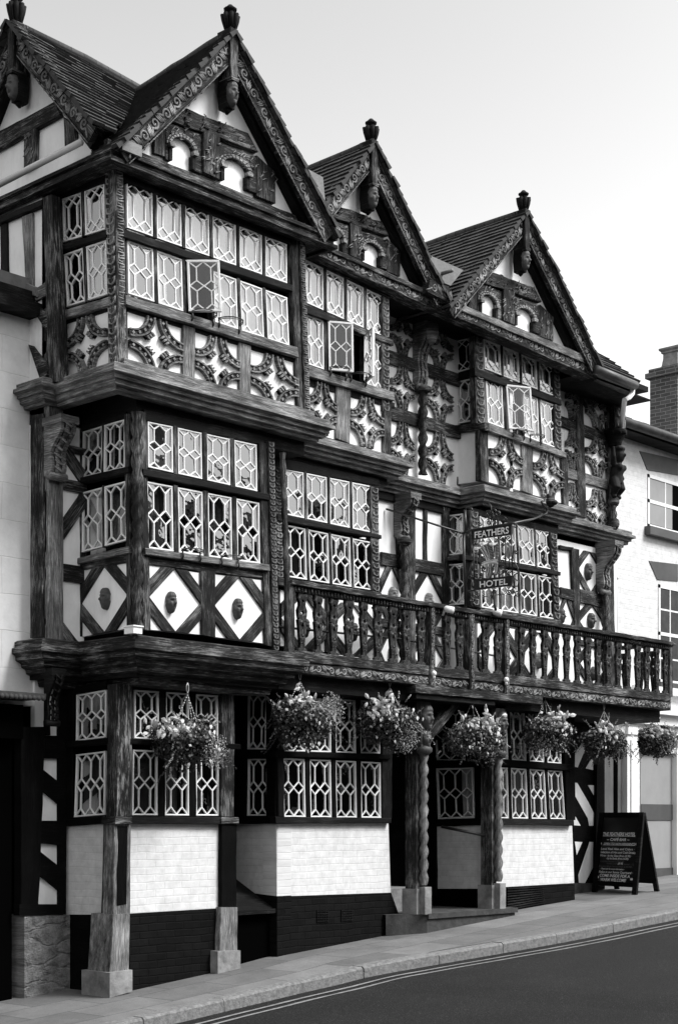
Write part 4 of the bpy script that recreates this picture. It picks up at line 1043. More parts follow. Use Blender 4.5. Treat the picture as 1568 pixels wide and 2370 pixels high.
cu = PM.l('E', 600, 900, .15)[0]
zt_ = PM.l('E', 610, 808, .2)[1]; console(PM, cu, zt_ - .02, zt_ - .78, .17, .22, grot=True)
b = MB(); b.rope(PM.w(cu, zt_ - .85, .09), PM.w(cu, 5.6, .09), .048, pitch=.15, amp=.28, starts=2, n=16); b.lathe(PM.w(cu, zt_ - .86, .09), [(.05, 0), (.1, .03), (.1, .07), (.05, .1)], 12)
b.build('rope_column', 'oak', hotel)
# console under the first cornice, beside the left shop
console(PM, -.38, 2.9, 2.45, .13, .13, mat='oak_dark')
# caryatid at the right corner: capital, figure with raised arm, base
def solid(b, name, mat, parent, vox=.012):
    o = b.build(name, mat, parent)
    m = o.modifiers.new('merge', 'REMESH'); m.mode = 'VOXEL'; m.voxel_size = vox; m.use_smooth_shade = True
    return o
cu, cz = PM.l('N', 660, 1400, .16); W = lambda dx, z, d: PM.w(cu + dx, z, d)
zz = lambda y: PM.l('N', 670, y, .16)[1]
b = MB(); ztop = zz(1325)
b.lathe(W(.02, zz(1320), .12), [(.085, 0), (.10, .05), (.14, .15), (.16, .155), (.17, .2), (.15, .22)], 16)
for k in range(9):
    a = 2 * math.pi * k / 9; b.ell(W(.02 + .14 * math.cos(a), zz(1185), .12 + .14 * math.sin(a)), (.035, .035, .03), None, 7, 5)
b.build('capital', 'oak_dark', hotel)
b = MB()
hd = W(.05, zz(1430), .17)
b.ell(hd, (.072, .085, .1)); b.ell(W(.05, zz(1350), .16), (.1, .1, .05))
b.ell(W(.06, zz(1425), .255), (.018, .025, .028)); b.tube([W(.04, zz(1470), .15), W(.03, zz(1540), .13)], .04, 8)
b.tube([W(.03, zz(1520), .13), W(.05, zz(1580), .15), W(.03, zz(1640), .14), W(.04, zz(1720), .13)], [.08, .1, .085, .095], 12)
b.ell(W(-.01, zz(1560), .22), (.045, .045, .045)); b.ell(W(.1, zz(1560), .21), (.045, .045, .045))
b.tube([W(-.04, zz(1530), .14), W(-.10, zz(1450), .18), W(-.10, zz(1345), .17)], [.045, .034, .026], 8)
b.tube([W(.1, zz(1530), .13), W(.14, zz(1610), .13), W(.1, zz(1680), .2)], [.04, .034, .026], 8)
b.tube([W(-.01, zz(1690), .13), W(-.06, zz(1790), .2), W(-.03, zz(1850), .13), W(-.05, zz(1890), .17)], [.075, .06, .045, .03], 10)
b.tube([W(.08, zz(1690), .13), W(.09, zz(1790), .18), W(.08, zz(1850), .12), W(.07, zz(1890), .17)], [.075, .06, .045, .03], 10)
solid(b, 'caryatid', 'oak', hotel)
b = MB(); b.rope(W(.0, zz(1880), .1), W(-.02, zz(2230), .1), .06, pitch=.15, amp=.2, starts=2, n=16); b.ell(W(.0, zz(1930), .12), (.075, .08, .08)); b.ell(W(.0, zz(2170), .12), (.08, .08, .09)); b.build('figure_base', 'oak', hotel)
# ---------------------------------------------------------------- balcony
YB = -.1; XB0 = x1m + .02; XB1 = 9.05
bal = empty('balcony', (0, 0, 0)); bal.parent = hotel; bal.location = (0, -.8, 0)
hotel_loc = hotel.location
def bt(pl, q, d0, d1, mat, name, **k):
    b = MB(); b.beam(pl, q, d0, d1, **k); return b.build(name, mat, bal)
PBf = FR(YB)
bt(PBf, [(XB0, 3.24), (XB1, 3.24), (XB1, 3.135), (XB0, 3.135)], -.1, .03, 'oak', 'floor_beam')
b = MB(); q = [(XB0 - .05, 3.132), (XB1, 3.132), (XB1, 3.02), (XB0 - .05, 3.02)]; b.beam(PBf, q, -.1, .015, 'oak'); W, L, H = strip_world(PBf, q, .018); scrollwork(b, W, L, H, r=.0068, mat='carve'); b.build('carved_fascia', 'oak', bal)
bt(PBf, [(XB0, 3.93), (XB1 + .08, 3.93), (XB1 + .08, 3.88), (XB0, 3.88)], -.05, .07, 'oak', 'handrail')
b = MB(); b.beam(PBf, [(XB0, 3.88), (XB1, 3.88), (XB1, 3.82), (XB0, 3.82)], -.03, .03, 'oak_dark')
for k in range(150):
    x = XB0 + .02 + (XB1 - XB0 - .04) * k / 150; b.prism(PBf, [(x, 3.835), (x + .018, 3.835), (x + .018, 3.872), (x, 3.872)], .03, .042, 'oak')
b.build('dentil_rail', 'oak', bal)
for (ya_, yb_) in ((YB, .8),):                    # returned end
    PE = Plane('side', XB1 + .04)
    bt(Plane('side', XB1), [(-ya_ - .75, 3.93), (-ya_, 3.93), (-ya_, 3.88), (-ya_ - .75, 3.88)], -.06, .04, 'oak', 'handrail')
    bt(Plane('side', XB1), [(-ya_ - .75, 3.24), (-ya_, 3.24), (-ya_, 3.02), (-ya_ - .75, 3.02)], -.06, .02, 'oak', 'floor_beam')
def baluster_mesh():
    H = .585; b = MB(True)
    prof = [(0, .052), (.04, .052), (.06, .03), (.12, .026), (.2, .03), (.3, .036), (.42, .042), (.5, .05), (.53, .052), (.55, .04), (.62, .05), (.7, .054), (.78, .034), (.84, .036), (.9, .05), (.94, .052), (1, .05)]
    for s in (-1, 1):
        out = [(s * w, t * H) for t, w in prof]
        inn = [(0, H)]
        for c, hh, ww in ((.86, .035, .02), (.66, .05, .024), (.44, .06, .018), (.25, .02, .01), (.14, .02, .01)):
            inn += [(0, (c + hh) * H), (s * ww, c * H), (0, (c - hh) * H)]
        inn += [(0, 0)]
        pts = out + inn
        # split into strips so concave outline stays valid
        zs = sorted(set([round(p[1], 5) for p in out + inn]))
        def at(chain, z):
            for i in range(len(chain) - 1):
                a, c = chain[i], chain[i + 1]
                lo_, hi_ = min(a[1], c[1]), max(a[1], c[1])
                if lo_ - 1e-9 <= z <= hi_ + 1e-9:
                    t = 0 if abs(c[1] - a[1]) < 1e-9 else (z - a[1]) / (c[1] - a[1])
                    return a[0] + (c[0] - a[0]) * t
            return 0
        pl0 = FR(0)
        for z0, z1 in zip(zs[:-1], zs[1:]):
            m0 = z0 + 1e-5; m1 = z1 - 1e-5
            q = [(at(inn, m0), z0), (at(out, m0), z0), (at(out, m1), z1), (at(inn, m1), z1)]
            b.prism(pl0, q, -.018, .018, None, back=True)
    return b
bb0 = baluster_mesh(); first = None
posts_x = [on_y('Z', 993, 1450, YB).x, on_y('Z', 1085, 1450, YB).x, on_y('Z', 1166, 1480, YB).x]
xs = []; n = 31
for k in range(n): xs.append(XB0 + .2 + (XB1 - XB0 - .28) * k / (n - 1))
xs = [x for x in xs if all(abs(x - p) > .1 for p in posts_x)]
o = bb0.build('baluster', 'oak', None); o.parent = bal; me = o.data
o.location = (xs[0], YB, 3.24); o.scale = (1.2, 1, 1)
for x in xs[1:]:
    c = o.copy(); COL.objects.link(c); c.location = (x, YB + R(-.008, .008), 3.24); c.rotation_euler = (0, R(-.015, .015), R(-.1, .1))
for y in (.12, .34, .56):
    c = o.copy(); COL.objects.link(c); c.location = (XB1, y, 3.24); c.rotation_euler = (0, 0, math.pi / 2)
for px in posts_x:
    b = MB(); q = [(px - .045, 3.93), (px + .045, 3.93), (px + .045, 3.02), (px - .045, 3.02)]; b.beam(PBf, q, -.06, .05, 'oak')
    W, L, H = strip_world(PBf, q, .052)
    scrollwork(b, lambda x, y: PBf.w(px - .04 + y, 3.04 + x, .053), .86, .08, step=.1, r=.004, mat='carve'); b.build('balcony_post', 'oak', bal)
bt(PBf, [(XB0 - .01, 3.9), (XB0 + .07, 3.9), (XB0 + .07, 3.2), (XB0 - .01, 3.2)], -.04, .04, 'oak', 'balcony_post')
bt(PBf, [(XB1 - .03, 3.9), (XB1 + .05, 3.9), (XB1 + .05, 3.2), (XB1 - .03, 3.2)], -.04, .04, 'oak', 'balcony_post')
b = MB(); b.tube([(XB0 + .1, YB + .25, 3.5), (3.9, YB + .3, 3.55), (6, YB + .35, 3.5)], .012, 5); b.build('tie_rod', 'iron', bal)
b = MB(); b.rope(Vector((XB0 - .0, YB - .03, 3.18)), Vector((XB0, -.03, 5.2)), .03, pitch=.15, amp=.15, starts=2, n=16); b.build('rope_column', 'oak', hotel)
# porch lintel under the balcony
bt(PBf, [(3.75, 3.02), (6.1, 3.02), (6.1, 2.93), (3.75, 2.93)], -.3, .05, 'oak', 'porch_lintel')
bt(PBf, [(3.8, 2.93), (5.2, 2.93), (5.2, 2.87), (3.8, 2.87)], -.3, .02, 'oak_dark', 'porch_lintel')
# fittings
def floodlight(c, s=1.):
    b = MB(); c = Vector(c); d = Vector((.35, -.9, -.25)).normalized()
    b.tube([c - d * .05, c - d * .02, c + d * .06], [.025, .037, .04], 12); b.tube([c - d * .04, c + Vector((0, .08, -.06))], .014, 6)
    b.build('floodlight', 'white_plastic', hotel)
floodlight(on_y('H', 92, 782, -.2)); floodlight(on_y('H', 400, 800, -.2))
for t in (('J', 435, 62), ('J', 900, 102)):
    c = on_y(t[0], t[1], t[2], -.17); b = MB(); b.ell(c, (.03, .03, .032)); b.tube([c + Vector((0, 0, -.01)), c + Vector((0, 0, -.06))], .016, 8); b.build('lamp_fitting', 'white_plastic', hotel)
c = on_y('C', 608, 1165, -.12); b = MB(); b.box((c.x - .05, c.y - .09, c.z - .03), (c.x + .05, c.y + .04, c.z + .03)); b.box((c.x - .06, c.y - .1, c.z + .03), (c.x + .06, c.y + .05, c.z + .042)); b.tube([c, c + Vector((.05, .05, -.05)), c + Vector((.12, .1, -.04))], .012, 6); b.build('security_camera', 'white_plastic', hotel)
# ---------------------------------------------------------------- GROUND LEVEL of the street (it climbs to the right)
GZ = [(-30, -2.4), (-6, -.55), (-.08, -.052), (1.58, .10), (2.09, .165), (4.12, .315), (6.03, .46), (7.43, .543), (8.5, .60), (10.5, .69), (14, .86), (60, 3.2)]
def gz(x):
    for (a, za), (b_, zb) in zip(GZ[:-1], GZ[1:]):
        if x <= b_: return za + (zb - za) * (x - a) / (b_ - a)
    return GZ[-1][1]
def on_ground(s, x, y, dz=0.):
    """first point where the line of sight meets the sloping street"""
    r = ray(s, x, y); f = lambda k: (C0 + r * k).z - gz(max(-30, min(60, (C0 + r * k).x))) - dz
    k = 5.
    while k < 60 and f(k) > 0: k += .05
    a, b_ = k - .05, k
    for _ in range(30):
        m = (a + b_) / 2
        if f(m) > 0: a = m
        else: b_ = m
    return C0 + r * a
def wall(pl, q, d0, d1, mat, name, parent=None):
    b = MB(); b.prism(pl, [tuple(q[3]), tuple(q[2]), tuple(q[1]), tuple(q[0])], d0, d1); return b.build(name, mat, parent or hotel)
# ================================================================= GROUND FLOOR
SG = SD(0.)
up = Q(PG, 'D', 620, 308, 1005, 335, 1007, 562, 618, 534); lo = Q(PG, 'D', 612, 586, 1008, 600, 1012, 893, 608, 890)
grid(PG, [up, lo], 3, gap=.22, mul_mat='black', cprob=.6, curt='curtain_dark', depth=.7)
grid(SG, [Q(SG, 'D', 358, 332, 495, 308, 493, 530, 355, 548), Q(SG, 'D', 357, 608, 490, 592, 488, 888, 347, 900)], 1, nc=3, mul_mat='black', cprob=1., curt='curtain_dark', depth=.6)
T(PG, Q(PG, 'D', 600, 535, 1115, 560, 1115, 586, 600, 560, d=.06), -.03, .06, 'black', 'transom')
T(PG, Q(PG, 'D', 606, 895, 1105, 898, 1105, 932, 606, 930, d=.06), -.03, .06, 'oak_dark', 'sill')
T(PG, Q(PG, 'D', 600, 270, 1100, 300, 1100, 332, 600, 306), -.05, .03, 'black', 'head_rail')
T(SG, Q(SG, 'D', 303, 548, 500, 532, 500, 560, 303, 578, d=.05), -.03, .06, 'black', 'transom')
T(SG, Q(SG, 'D', 305, 908, 480, 893, 480, 930, 305, 940, d=.05), -.03, .05, 'black', 'sill')
T(SG, Q(SG, 'D', 335, 300, 500, 270, 500, 308, 335, 335), -.05, .03, 'black', 'head_rail')
T(SG, Q(SG, 'D', 303, 240, 352, 240, 345, 905, 303, 910), -.05, .03, 'black')
# corner pier and second pier
T(PG, Q(PG, 'D', 546, 280, 615, 285, 606, 895, 540, 895, d=.05), -.1, .05, 'oak', 'corner_post')
T(SG, Q(SG, 'D', 496, 290, 546, 280, 540, 895, 490, 895, d=.05), -.1, .05, 'oak', 'corner_post')
b = MB(); b.beam(PG, Q(PG, 'D', 533, 895, 612, 898, 612, 930, 533, 930, d=.08), -.1, .08); b.beam(SG, Q(SG, 'D', 470, 900, 533, 897, 533, 930, 470, 932, d=.08), -.1, .08); b.build('post_collar', 'oak', hotel)
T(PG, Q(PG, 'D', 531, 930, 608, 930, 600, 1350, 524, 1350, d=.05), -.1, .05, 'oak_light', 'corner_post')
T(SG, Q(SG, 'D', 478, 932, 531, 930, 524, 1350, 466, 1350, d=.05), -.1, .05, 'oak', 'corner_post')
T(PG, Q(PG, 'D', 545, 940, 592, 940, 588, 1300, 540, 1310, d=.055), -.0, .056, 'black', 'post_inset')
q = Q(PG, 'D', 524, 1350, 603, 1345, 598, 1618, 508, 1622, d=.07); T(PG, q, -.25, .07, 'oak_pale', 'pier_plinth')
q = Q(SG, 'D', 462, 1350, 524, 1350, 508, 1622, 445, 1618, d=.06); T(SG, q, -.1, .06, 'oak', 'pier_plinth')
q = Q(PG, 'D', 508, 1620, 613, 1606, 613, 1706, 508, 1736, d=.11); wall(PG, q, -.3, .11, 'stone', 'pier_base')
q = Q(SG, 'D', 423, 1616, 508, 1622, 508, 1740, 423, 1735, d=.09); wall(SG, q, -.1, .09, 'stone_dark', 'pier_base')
T(PG, Q(PG, 'D', 1027, 320, 1086, 325, 1085, 895, 1025, 895, d=.05), -.15, .05, 'oak', 'post')
T(PG, Q(PG, 'D', 1025, 898, 1105, 900, 1105, 932, 1025, 930, d=.075), -.15, .075, 'oak', 'post_collar')
T(PG, Q(PG, 'D', 1027, 932, 1097, 932, 1095, 1316, 1025, 1316, d=.05), -.15, .05, 'black', 'post')
T(PG, Q(PG, 'D', 1022, 1316, 1100, 1316, 1100, 1522, 1016, 1522, d=.07), -.2, .07, 'oak_pale', 'pier_plinth')
wall(PG, Q(PG, 'D', 1008, 1520, 1113, 1516, 1113, 1600, 1008, 1625, d=.11), -.25, .11, 'stone', 'pier_base')
wall(PG, Q(PG, 'D', 604, 930, 1028, 930, 1022, 1322, 602, 1345), -.2, 0, 'brick_white', 'brick_panel')
wall(PG, Q(PG, 'D', 600, 1345, 1020, 1320, 1015, 1640, 598, 1740), -.2, .004, 'brick_black', 'brick_plinth')
wall(SG, Q(SG, 'D', 303, 938, 480, 930, 470, 1350, 300, 1350), -.2, 0, 'brick_white', 'brick_panel')
wall(SG, Q(SG, 'D', 300, 1350, 470, 1350, 450, 1740, 300, 1730), -.2, .01, 'black', 'brick_plinth')
# left return wall with braces over rubble
PL = FR(1.02)
q = Q(PL, 'D', 95, 1350, 306, 1350, 306, 1760, 95, 1790); wall(PL, q, -.2, .06, 'rubble', 'rubble_plinth')
panel(PL, Q(PL, 'D', 160, 230, 310, 230, 306, 1350, 160, 1350), name='wall_panel')
def dk(*v, d1=.035, m='black', nm='post'):
    return wall(PL, Q(PL, 'D', *v, d=d1), -.02, d1, m, nm)
dk(270, 230, 312, 230, 306, 1350, 272, 1350, d1=.03); T(PL, Q(PL, 'D', 100, 480, 213, 480, 178, 1350, 98, 1350, d=.06), -.05, .06, 'black')
dk(180, 520, 306, 522, 306, 628, 180, 626, nm='rail'); dk(180, 915, 300, 915, 300, 1032, 180, 1018, nm='rail'); dk(90, 1303, 300, 1303, 300, 1350, 90, 1355, d1=.07, nm='rail')
dk(200, 678, 302, 760, 298, 860, 195, 772, nm='brace'); dk(184, 1056, 300, 1148, 295, 1255, 176, 1160, nm='brace')
T(PL, Q(PL, 'D', 200, 455, 228, 380, 226, 520, 205, 520), -.02, .03, 'black', 'brace')
# recess between the first and second bays
wall(FR(.93), [(1.45, 2.9), (2.1, 2.9), (2.1, 0), (1.45, 0)], -.1, 0, 'brick_black', 'brick_plinth')
up2 = Q(S2g, 'D', 1150, 328, 1237, 335, 1232, 585, 1148, 585); lo2 = Q(S2g, 'D', 1150, 628, 1240, 628, 1240, 892, 1147, 893)
grid(S2g, [up2, lo2], 1, mul_mat='black', curt=None, depth=.4)
wall(S2g, Q(S2g, 'D', 1085, 930, 1284, 930, 1282, 1265, 1085, 1240), -.2, 0, 'brick_white', 'brick_panel')
wall(S2g, Q(S2g, 'D', 1085, 1240, 1284, 1265, 1282, 1560, 1085, 1560), -.2, .004, 'brick_black', 'brick_plinth')
for v in ((1085, 240, 1148, 240, 1146, 905, 1085, 905), (1238, 240, 1284, 240, 1284, 905, 1240, 905)): T(S2g, Q(S2g, 'D', *v), -.05, .03, 'black')
for v in ((1085, 585, 1284, 585, 1284, 625, 1085, 625), (1085, 893, 1284, 893, 1284, 930, 1085, 930), (1085, 290, 1284, 300, 1284, 332, 1085, 328)): T(S2g, Q(S2g, 'D', *v, d=.05), -.05, .05, 'black', 'rail')
b = MB(); pa = [on_x('D', 1097, 1235, 2.07), on_x('D', 1280, 1325, 2.07)]; 
b.face([Vector((1.58, .33, pa[1].z)), Vector((2.09, .33, pa[1].z)), Vector((2.09, .92, pa[0].z + .12)), Vector((1.5, .92, pa[0].z + .12))]); b.box((1.56, .31, pa[1].z - .04), (2.1, .36, pa[1].z + .004)); b.build('sloping_flap', 'oak_dark', hotel)
b = MB(); b.box((1.5, .4, -.1), (2.08, .9, pa[1].z - .05)); b.build('cellar_hatch', 'void', hotel)
# second bay
up = Q(PG, 'G', 42, 285, 415, 300, 417, 504, 44, 494); lo = Q(PG, 'G', 40, 520, 418, 537, 420, 752, 45, 748)
grid(PG, [up, lo], 4, gap=.18, mul_mat='black', cprob=.3, curt='curtain_dark', depth=.7)
T(PG, Q(PG, 'G', 16, 494, 460, 506, 460, 526, 16, 516, d=.06), -.03, .06, 'black', 'transom')
T(PG, Q(PG, 'G', 18, 746, 462, 752, 462, 773, 20, 773, d=.06), -.03, .06, 'oak_dark', 'sill')
T(PG, Q(PG, 'G', 16, 240, 460, 250, 460, 290, 16, 282), -.05, .03, 'black', 'head_rail')
T(PG, Q(PG, 'G', 14, 250, 40, 250, 44, 750, 20, 750), -.05, .03, 'oak_dark'); T(PG, Q(PG, 'G', 420, 250, 462, 250, 458, 752, 422, 752), -.05, .03, 'oak_dark')
wall(PG, Q(PG, 'G', 20, 773, 452, 773, 461, 1040, 22, 1055), -.2, 0, 'brick_white', 'brick_panel')
wall(PG, Q(PG, 'G', 22, 1055, 461, 1040, 520, 1205, 22, 1300), -.2, .004, 'brick_black', 'brick_plinth')
for v in ((173, 1108, 218, 1108, 218, 1155, 173, 1157), (267, 1106, 312, 1104, 312, 1150, 267, 1152)):
    q = Q(PG, 'G', *v); b = MB(); b.prism(PG, [bil(q, 0, 1), bil(q, 1, 1), bil(q, 1, 0), bil(q, 0, 0)], 0, .008, 'void')
    for k in range(6):
        b.prism(PG, [bil(q, k / 6 + .05, 1), bil(q, k / 6 + .1, 1), bil(q, k / 6 + .1, 0), bil(q, k / 6 + .05, 0)], .008, .014, 'oak_dark')
    for k in range(5):
        b.prism(PG, [bil(q, 0, k / 5 + .1), bil(q, 1, k / 5 + .1), bil(q, 1, k / 5 + .04), bil(q, 0, k / 5 + .04)], .008, .013, 'oak_dark')
    b.build('air_brick', 'void', hotel)
# porch recess, steps and posts
x2g = PG.l('G', 458, 900)[0]; x3g = PG.l('G', 884, 900)[0]; x3gr = PG.l('G', 1165, 900)[0]
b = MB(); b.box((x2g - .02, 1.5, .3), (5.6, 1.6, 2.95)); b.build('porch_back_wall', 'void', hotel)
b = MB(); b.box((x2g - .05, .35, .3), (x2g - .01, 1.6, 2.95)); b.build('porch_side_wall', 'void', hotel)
wall(FR(1.3), [(4.5, 2.5), (5.3, 2.5), (5.3, .6), (4.5, .6)], -.05, 0, 'black', 'front_door')
b = MB(); b.box((x2g + .02, .55, .3), (4.75, 1.2, .78)); b.build('door_step', 'stone', hotel)
def step_block():
    b = MB(); xs_ = [3.72, 4.1, 4.6, 5.2, 5.72]
    top = .52
    for i in range(len(xs_) - 1):
        x0, x1 = xs_[i], xs_[i + 1]
        y0 = .25 if i == 0 else -.02; y1 = -.02
        b.face([(x0, y0, top), (x1, y1, top), (x1, 1.5, top), (x0, 1.5, top)])
        b.face([(x0, y0, gz(x0) - .1), (x1, y1, gz(x1) - .1), (x1, y1, top), (x0, y0, top)])
    b.face([(5.72, -.02, .3), (5.72, 1.2, .3), (5.72, 1.2, top), (5.72, -.02, top)])
    b.build('porch_step', 'stone_dark', hotel)
    b = MB(); b.box((4.1, -.045, top - .05), (5.75, .3, top + .006)); b.build('step_nosing', 'stone_dark', hotel)
step_block()
def porch_post(x, xf, side_w):
    b = MB(True); b.box((x - .06, .06, .80), (x + .03, .22, 2.92)); b.build('porch_post', 'oak', hotel)
    b = MB(); b.box((x - .08, .04, .52), (x + .04, .25, .80)); b.build('post_plinth', 'stone', hotel)
    b = MB(); b.box((x - .025, -.035, .52), (x + .085, .09, .82)); b.build('post_plinth', 'stone', hotel)
    b = MB(); b.rope(Vector((x + .03, .03, .84)), Vector((x + .03, .03, 2.3)), .043, pitch=.15, amp=.24, starts=2, n=16); b.build('rope_column', 'oak_light', hotel)
    b = MB(); pl = Plane('front', .06); b.prism(pl, [(x - .05, 2.36), (x + .11, 2.36), (x + .12, 2.9), (x - .06, 2.9)], 0, .06, None, back=True)
    b.lathe((x + .03, .03, 2.28), [(.06, 0), (.095, .03), (.095, .07), (.06, .1)], 12)
    face_relief(b, pl, (x + .03, 2.68), .16, .3, .06, None, .6, dep=.08); face_relief(b, pl, (x + .03, 2.45), .12, .2, .06, None, .2, dep=.06)
    b.build('carved_bracket', 'face', hotel)
xp1 = on_y('G', 596, 1080, .0).x; xp2 = on_y('G', 884, 1060, .0).x
porch_post(xp1 - .03, 0, 0); porch_post(xp2 - .03, 0, 0)
b = MB(); b.bar(FR(.1), (4.2, 2.45), (4.75, 2.9), .1, -.05, .05); b.build('brace', 'oak', hotel)
# porch window on the third bay's flank
q = Q(SPo, 'G', 637, 560, 778, 555, 786, 752, 645, 758); grid(SPo, [q], 1, nc=3, curt='curtain', cprob=1., cfrac=(.3, .5), depth=.25, fw=.022)
q = Q(SPo, 'G', 625, 330, 740, 330, 745, 530, 640, 530); grid(SPo, [q], 1, nc=2, curt=None, depth=.25)
wall(SPo, Q(SPo, 'G', 632, 785, 850, 775, 850, 1025, 640, 1025), -.2, 0, 'brick_white', 'brick_panel')
wall(SPo, Q(SPo, 'G', 600, 1025, 860, 1025, 860, 1110, 600, 1110), -.2, .01, 'void', 'brick_plinth')
for v in ((600, 250, 636, 250, 642, 1050, 612, 1050), (786, 250, 860, 250, 860, 775, 790, 775)): T(SPo, Q(SPo, 'G', *v), -.05, .03, 'black')
for v in ((620, 757, 860, 750, 860, 778, 620, 786), (620, 530, 860, 528, 860, 554, 620, 560)): T(SPo, Q(SPo, 'G', *v, d=.04), -.05, .04, 'black', 'rail')
b = MB(); a0 = on_y('G', 655, 785, .6); a1 = on_y('G', 826, 820, .15); b.tube([a0, a1], .018, 6); b.build('handrail_bar', 'iron', hotel)
# third bay
up = Q(PG, 'G', 842, 327, 1110, 345, 1115, 543, 850, 522); lo = Q(PG, 'G', 846, 554, 1118, 570, 1130, 757, 848, 753)
grid(PG, [up, lo], 4, gap=.16, mul_mat='black', cprob=.8, curt='curtain_dark', depth=.4)
T(PG, Q(PG, 'G', 832, 520, 1160, 545, 1162, 570, 832, 545, d=.06), -.03, .06, 'black', 'transom')
T(PG, Q(PG, 'G', 832, 754, 1162, 760, 1164, 782, 832, 777, d=.06), -.03, .06, 'oak_dark', 'sill')
T(PG, Q(PG, 'G', 832, 278, 1160, 300, 1160, 345, 832, 323), -.05, .03, 'black', 'head_rail')
T(PG, Q(PG, 'G', 1118, 300, 1162, 302, 1166, 760, 1132, 758), -.05, .03, 'black')
wall(PG, Q(PG, 'G', 834, 777, 1160, 782, 1168, 1003, 834, 1022), -.3, 0, 'brick_white', 'brick_panel')
wall(PG, Q(PG, 'G', 834, 1022, 1168, 1003, 1170, 1085, 834, 1140), -.3, .004, 'brick_black', 'brick_plinth')
q = Q(PG, 'G', 905, 1020, 1046, 1014, 1048, 1084, 905, 1112); b = MB()
b.prism(PG, [bil(q, 0, 1), bil(q, 1, 1), bil(q, 1, 0), bil(q, 0, 0)], 0, .008, 'void')
for k in range(9): b.prism(PG, [bil(q, 0, k / 9 + .08), bil(q, 1, k / 9 + .08), bil(q, 1, k / 9 + .02), bil(q, 0, k / 9 + .02)], .008, .022, 'oak_dark')
b.build('cellar_grille', 'void', hotel)
# third bay's right flank is hidden; main ground wall to the right corner
wall(FR(.34), [(x3gr - .08, 2.9), (x3gr + .02, 2.9), (x3gr + .02, .4), (x3gr - .08, .4)], -.5, 0, 'black', 'post')
wall(PM, [(x3gr - .1, 2.9), (8.9, 2.9), (8.9, .45), (x3gr - .1, .45)], -.3, 0, 'black', 'timber_wall')
b = MB()
for v in ((20, 640, 180, 400, 185, 520, 95, 735, 22, 715), (190, 745, 270, 610, 275, 765), (40, 910, 90, 915, 215, 1130, 315, 1330, 322, 1415, 230, 1415, 215, 1330, 130, 1180, 40, 1020),
          (215, 940, 300, 945, 305, 1095), (45, 1265, 130, 1415, 55, 1410), (62, 1600, 150, 1605, 85, 1755), (235, 1605, 310, 1605, 290, 1870, 180, 2085, 110, 2080, 105, 1990)):
    p = [PM.l('O', v[i], v[i + 1], .006) for i in range(0, len(v), 2)]; b.prism(PM, p[::-1], .0, .006)
b.build('plaster_infill', 'plaster', hotel)
T(PM, Q(PM, 'O', 320, 700, 395, 700, 415, 2150, 300, 2150, d=.05), -.1, .05, 'black')
wall(FR(.75), Q(FR(.75), 'O', 0, 2085, 400, 2085, 400, 2240, 0, 2260), -.1, .0, 'stone_dark', 'wall_plinth')
# ================================================================= NEIGHBOURS
nbl = empty('rendered_house', (-2., 1.05, -.4), 'pale scored render house with dark shopfront, adjoining the hotel on the left', 'house')
YL = 1.05; xl = -.385
PN = FR(YL)
b = MB(); b.prism(PN, [(-7, 2.62), (xl, 2.62), (xl, 6.32), (-7, 6.32)], -3.2, 0); b.build('wall', 'blocks', nbl)
b = MB(); b.box((-7, YL - .12, 6.32), (xl + .02, YL + 3, 6.45)); b.box((-7, YL - .2, 6.22), (xl, YL, 6.325)); b.build('parapet_coping', 'oak_dark', nbl)
b = MB(); b.box((-7, YL - .02, 6.45), (xl + .02, YL + .3, 6.6)); b.build('parapet_flashing', 'lead', nbl)
b = MB(); b.box((-7, YL + .25, -.8), (-.95, YL + .3, 2.5)); b.build('shopfront', 'void', nbl)
b = MB(); b.box((-1.0, YL - .0, -.5), (-.62, YL + .3, 2.5)); b.build('shopfront_pilaster', 'void', nbl)
b = MB(); q0 = on_y('D', -60, 320, YL - .35); q1 = on_y('D', 213, 352, YL - .35)
b.box((-6, YL - .35, q1.z + .0), (q1.x, YL + .05, q1.z + .05)); 
for k in range(80):
    x = q1.x - .05 * k - .03; b.lathe((x, YL - .345, q1.z + .004), [(.024, -.01), (.024, 0)], 8, axis=Vector((0, 1, 0)))
b.build('scalloped_canopy', 'stone_dark', nbl)
b = MB(); b.box((-7, YL - .15, 2.3), (-.6, YL + .1, q1.z - .05)); b.build('shop_fascia', 'void', nbl)
for x0 in (-3.6, -6.2):
    b = MB()
    for (a, c, d_, e_) in ((0, 1, 4.0, 4.06), (0, 1, 5.44, 5.5), (0, .06, 4., 5.5), (.94, 1, 4., 5.5), (0, 1, 4.72, 4.77), (.48, .52, 4., 5.5)): b.box((x0 + a, YL - .02, d_), (x0 + c, YL + .02, e_))
    w_ = b.build('window', 'white', nbl)
    b = MB(); b.face([(x0, YL - .004, 4.), (x0 + 1, YL - .004, 4.), (x0 + 1, YL - .004, 5.5), (x0, YL - .004, 5.5)]); b.build('pane', 'sign_black', w_)
    b = MB(); b.box((x0 - .08, YL - .09, 3.9), (x0 + 1.08, YL, 4.)); b.build('window_sill', 'stone_dark', nbl)
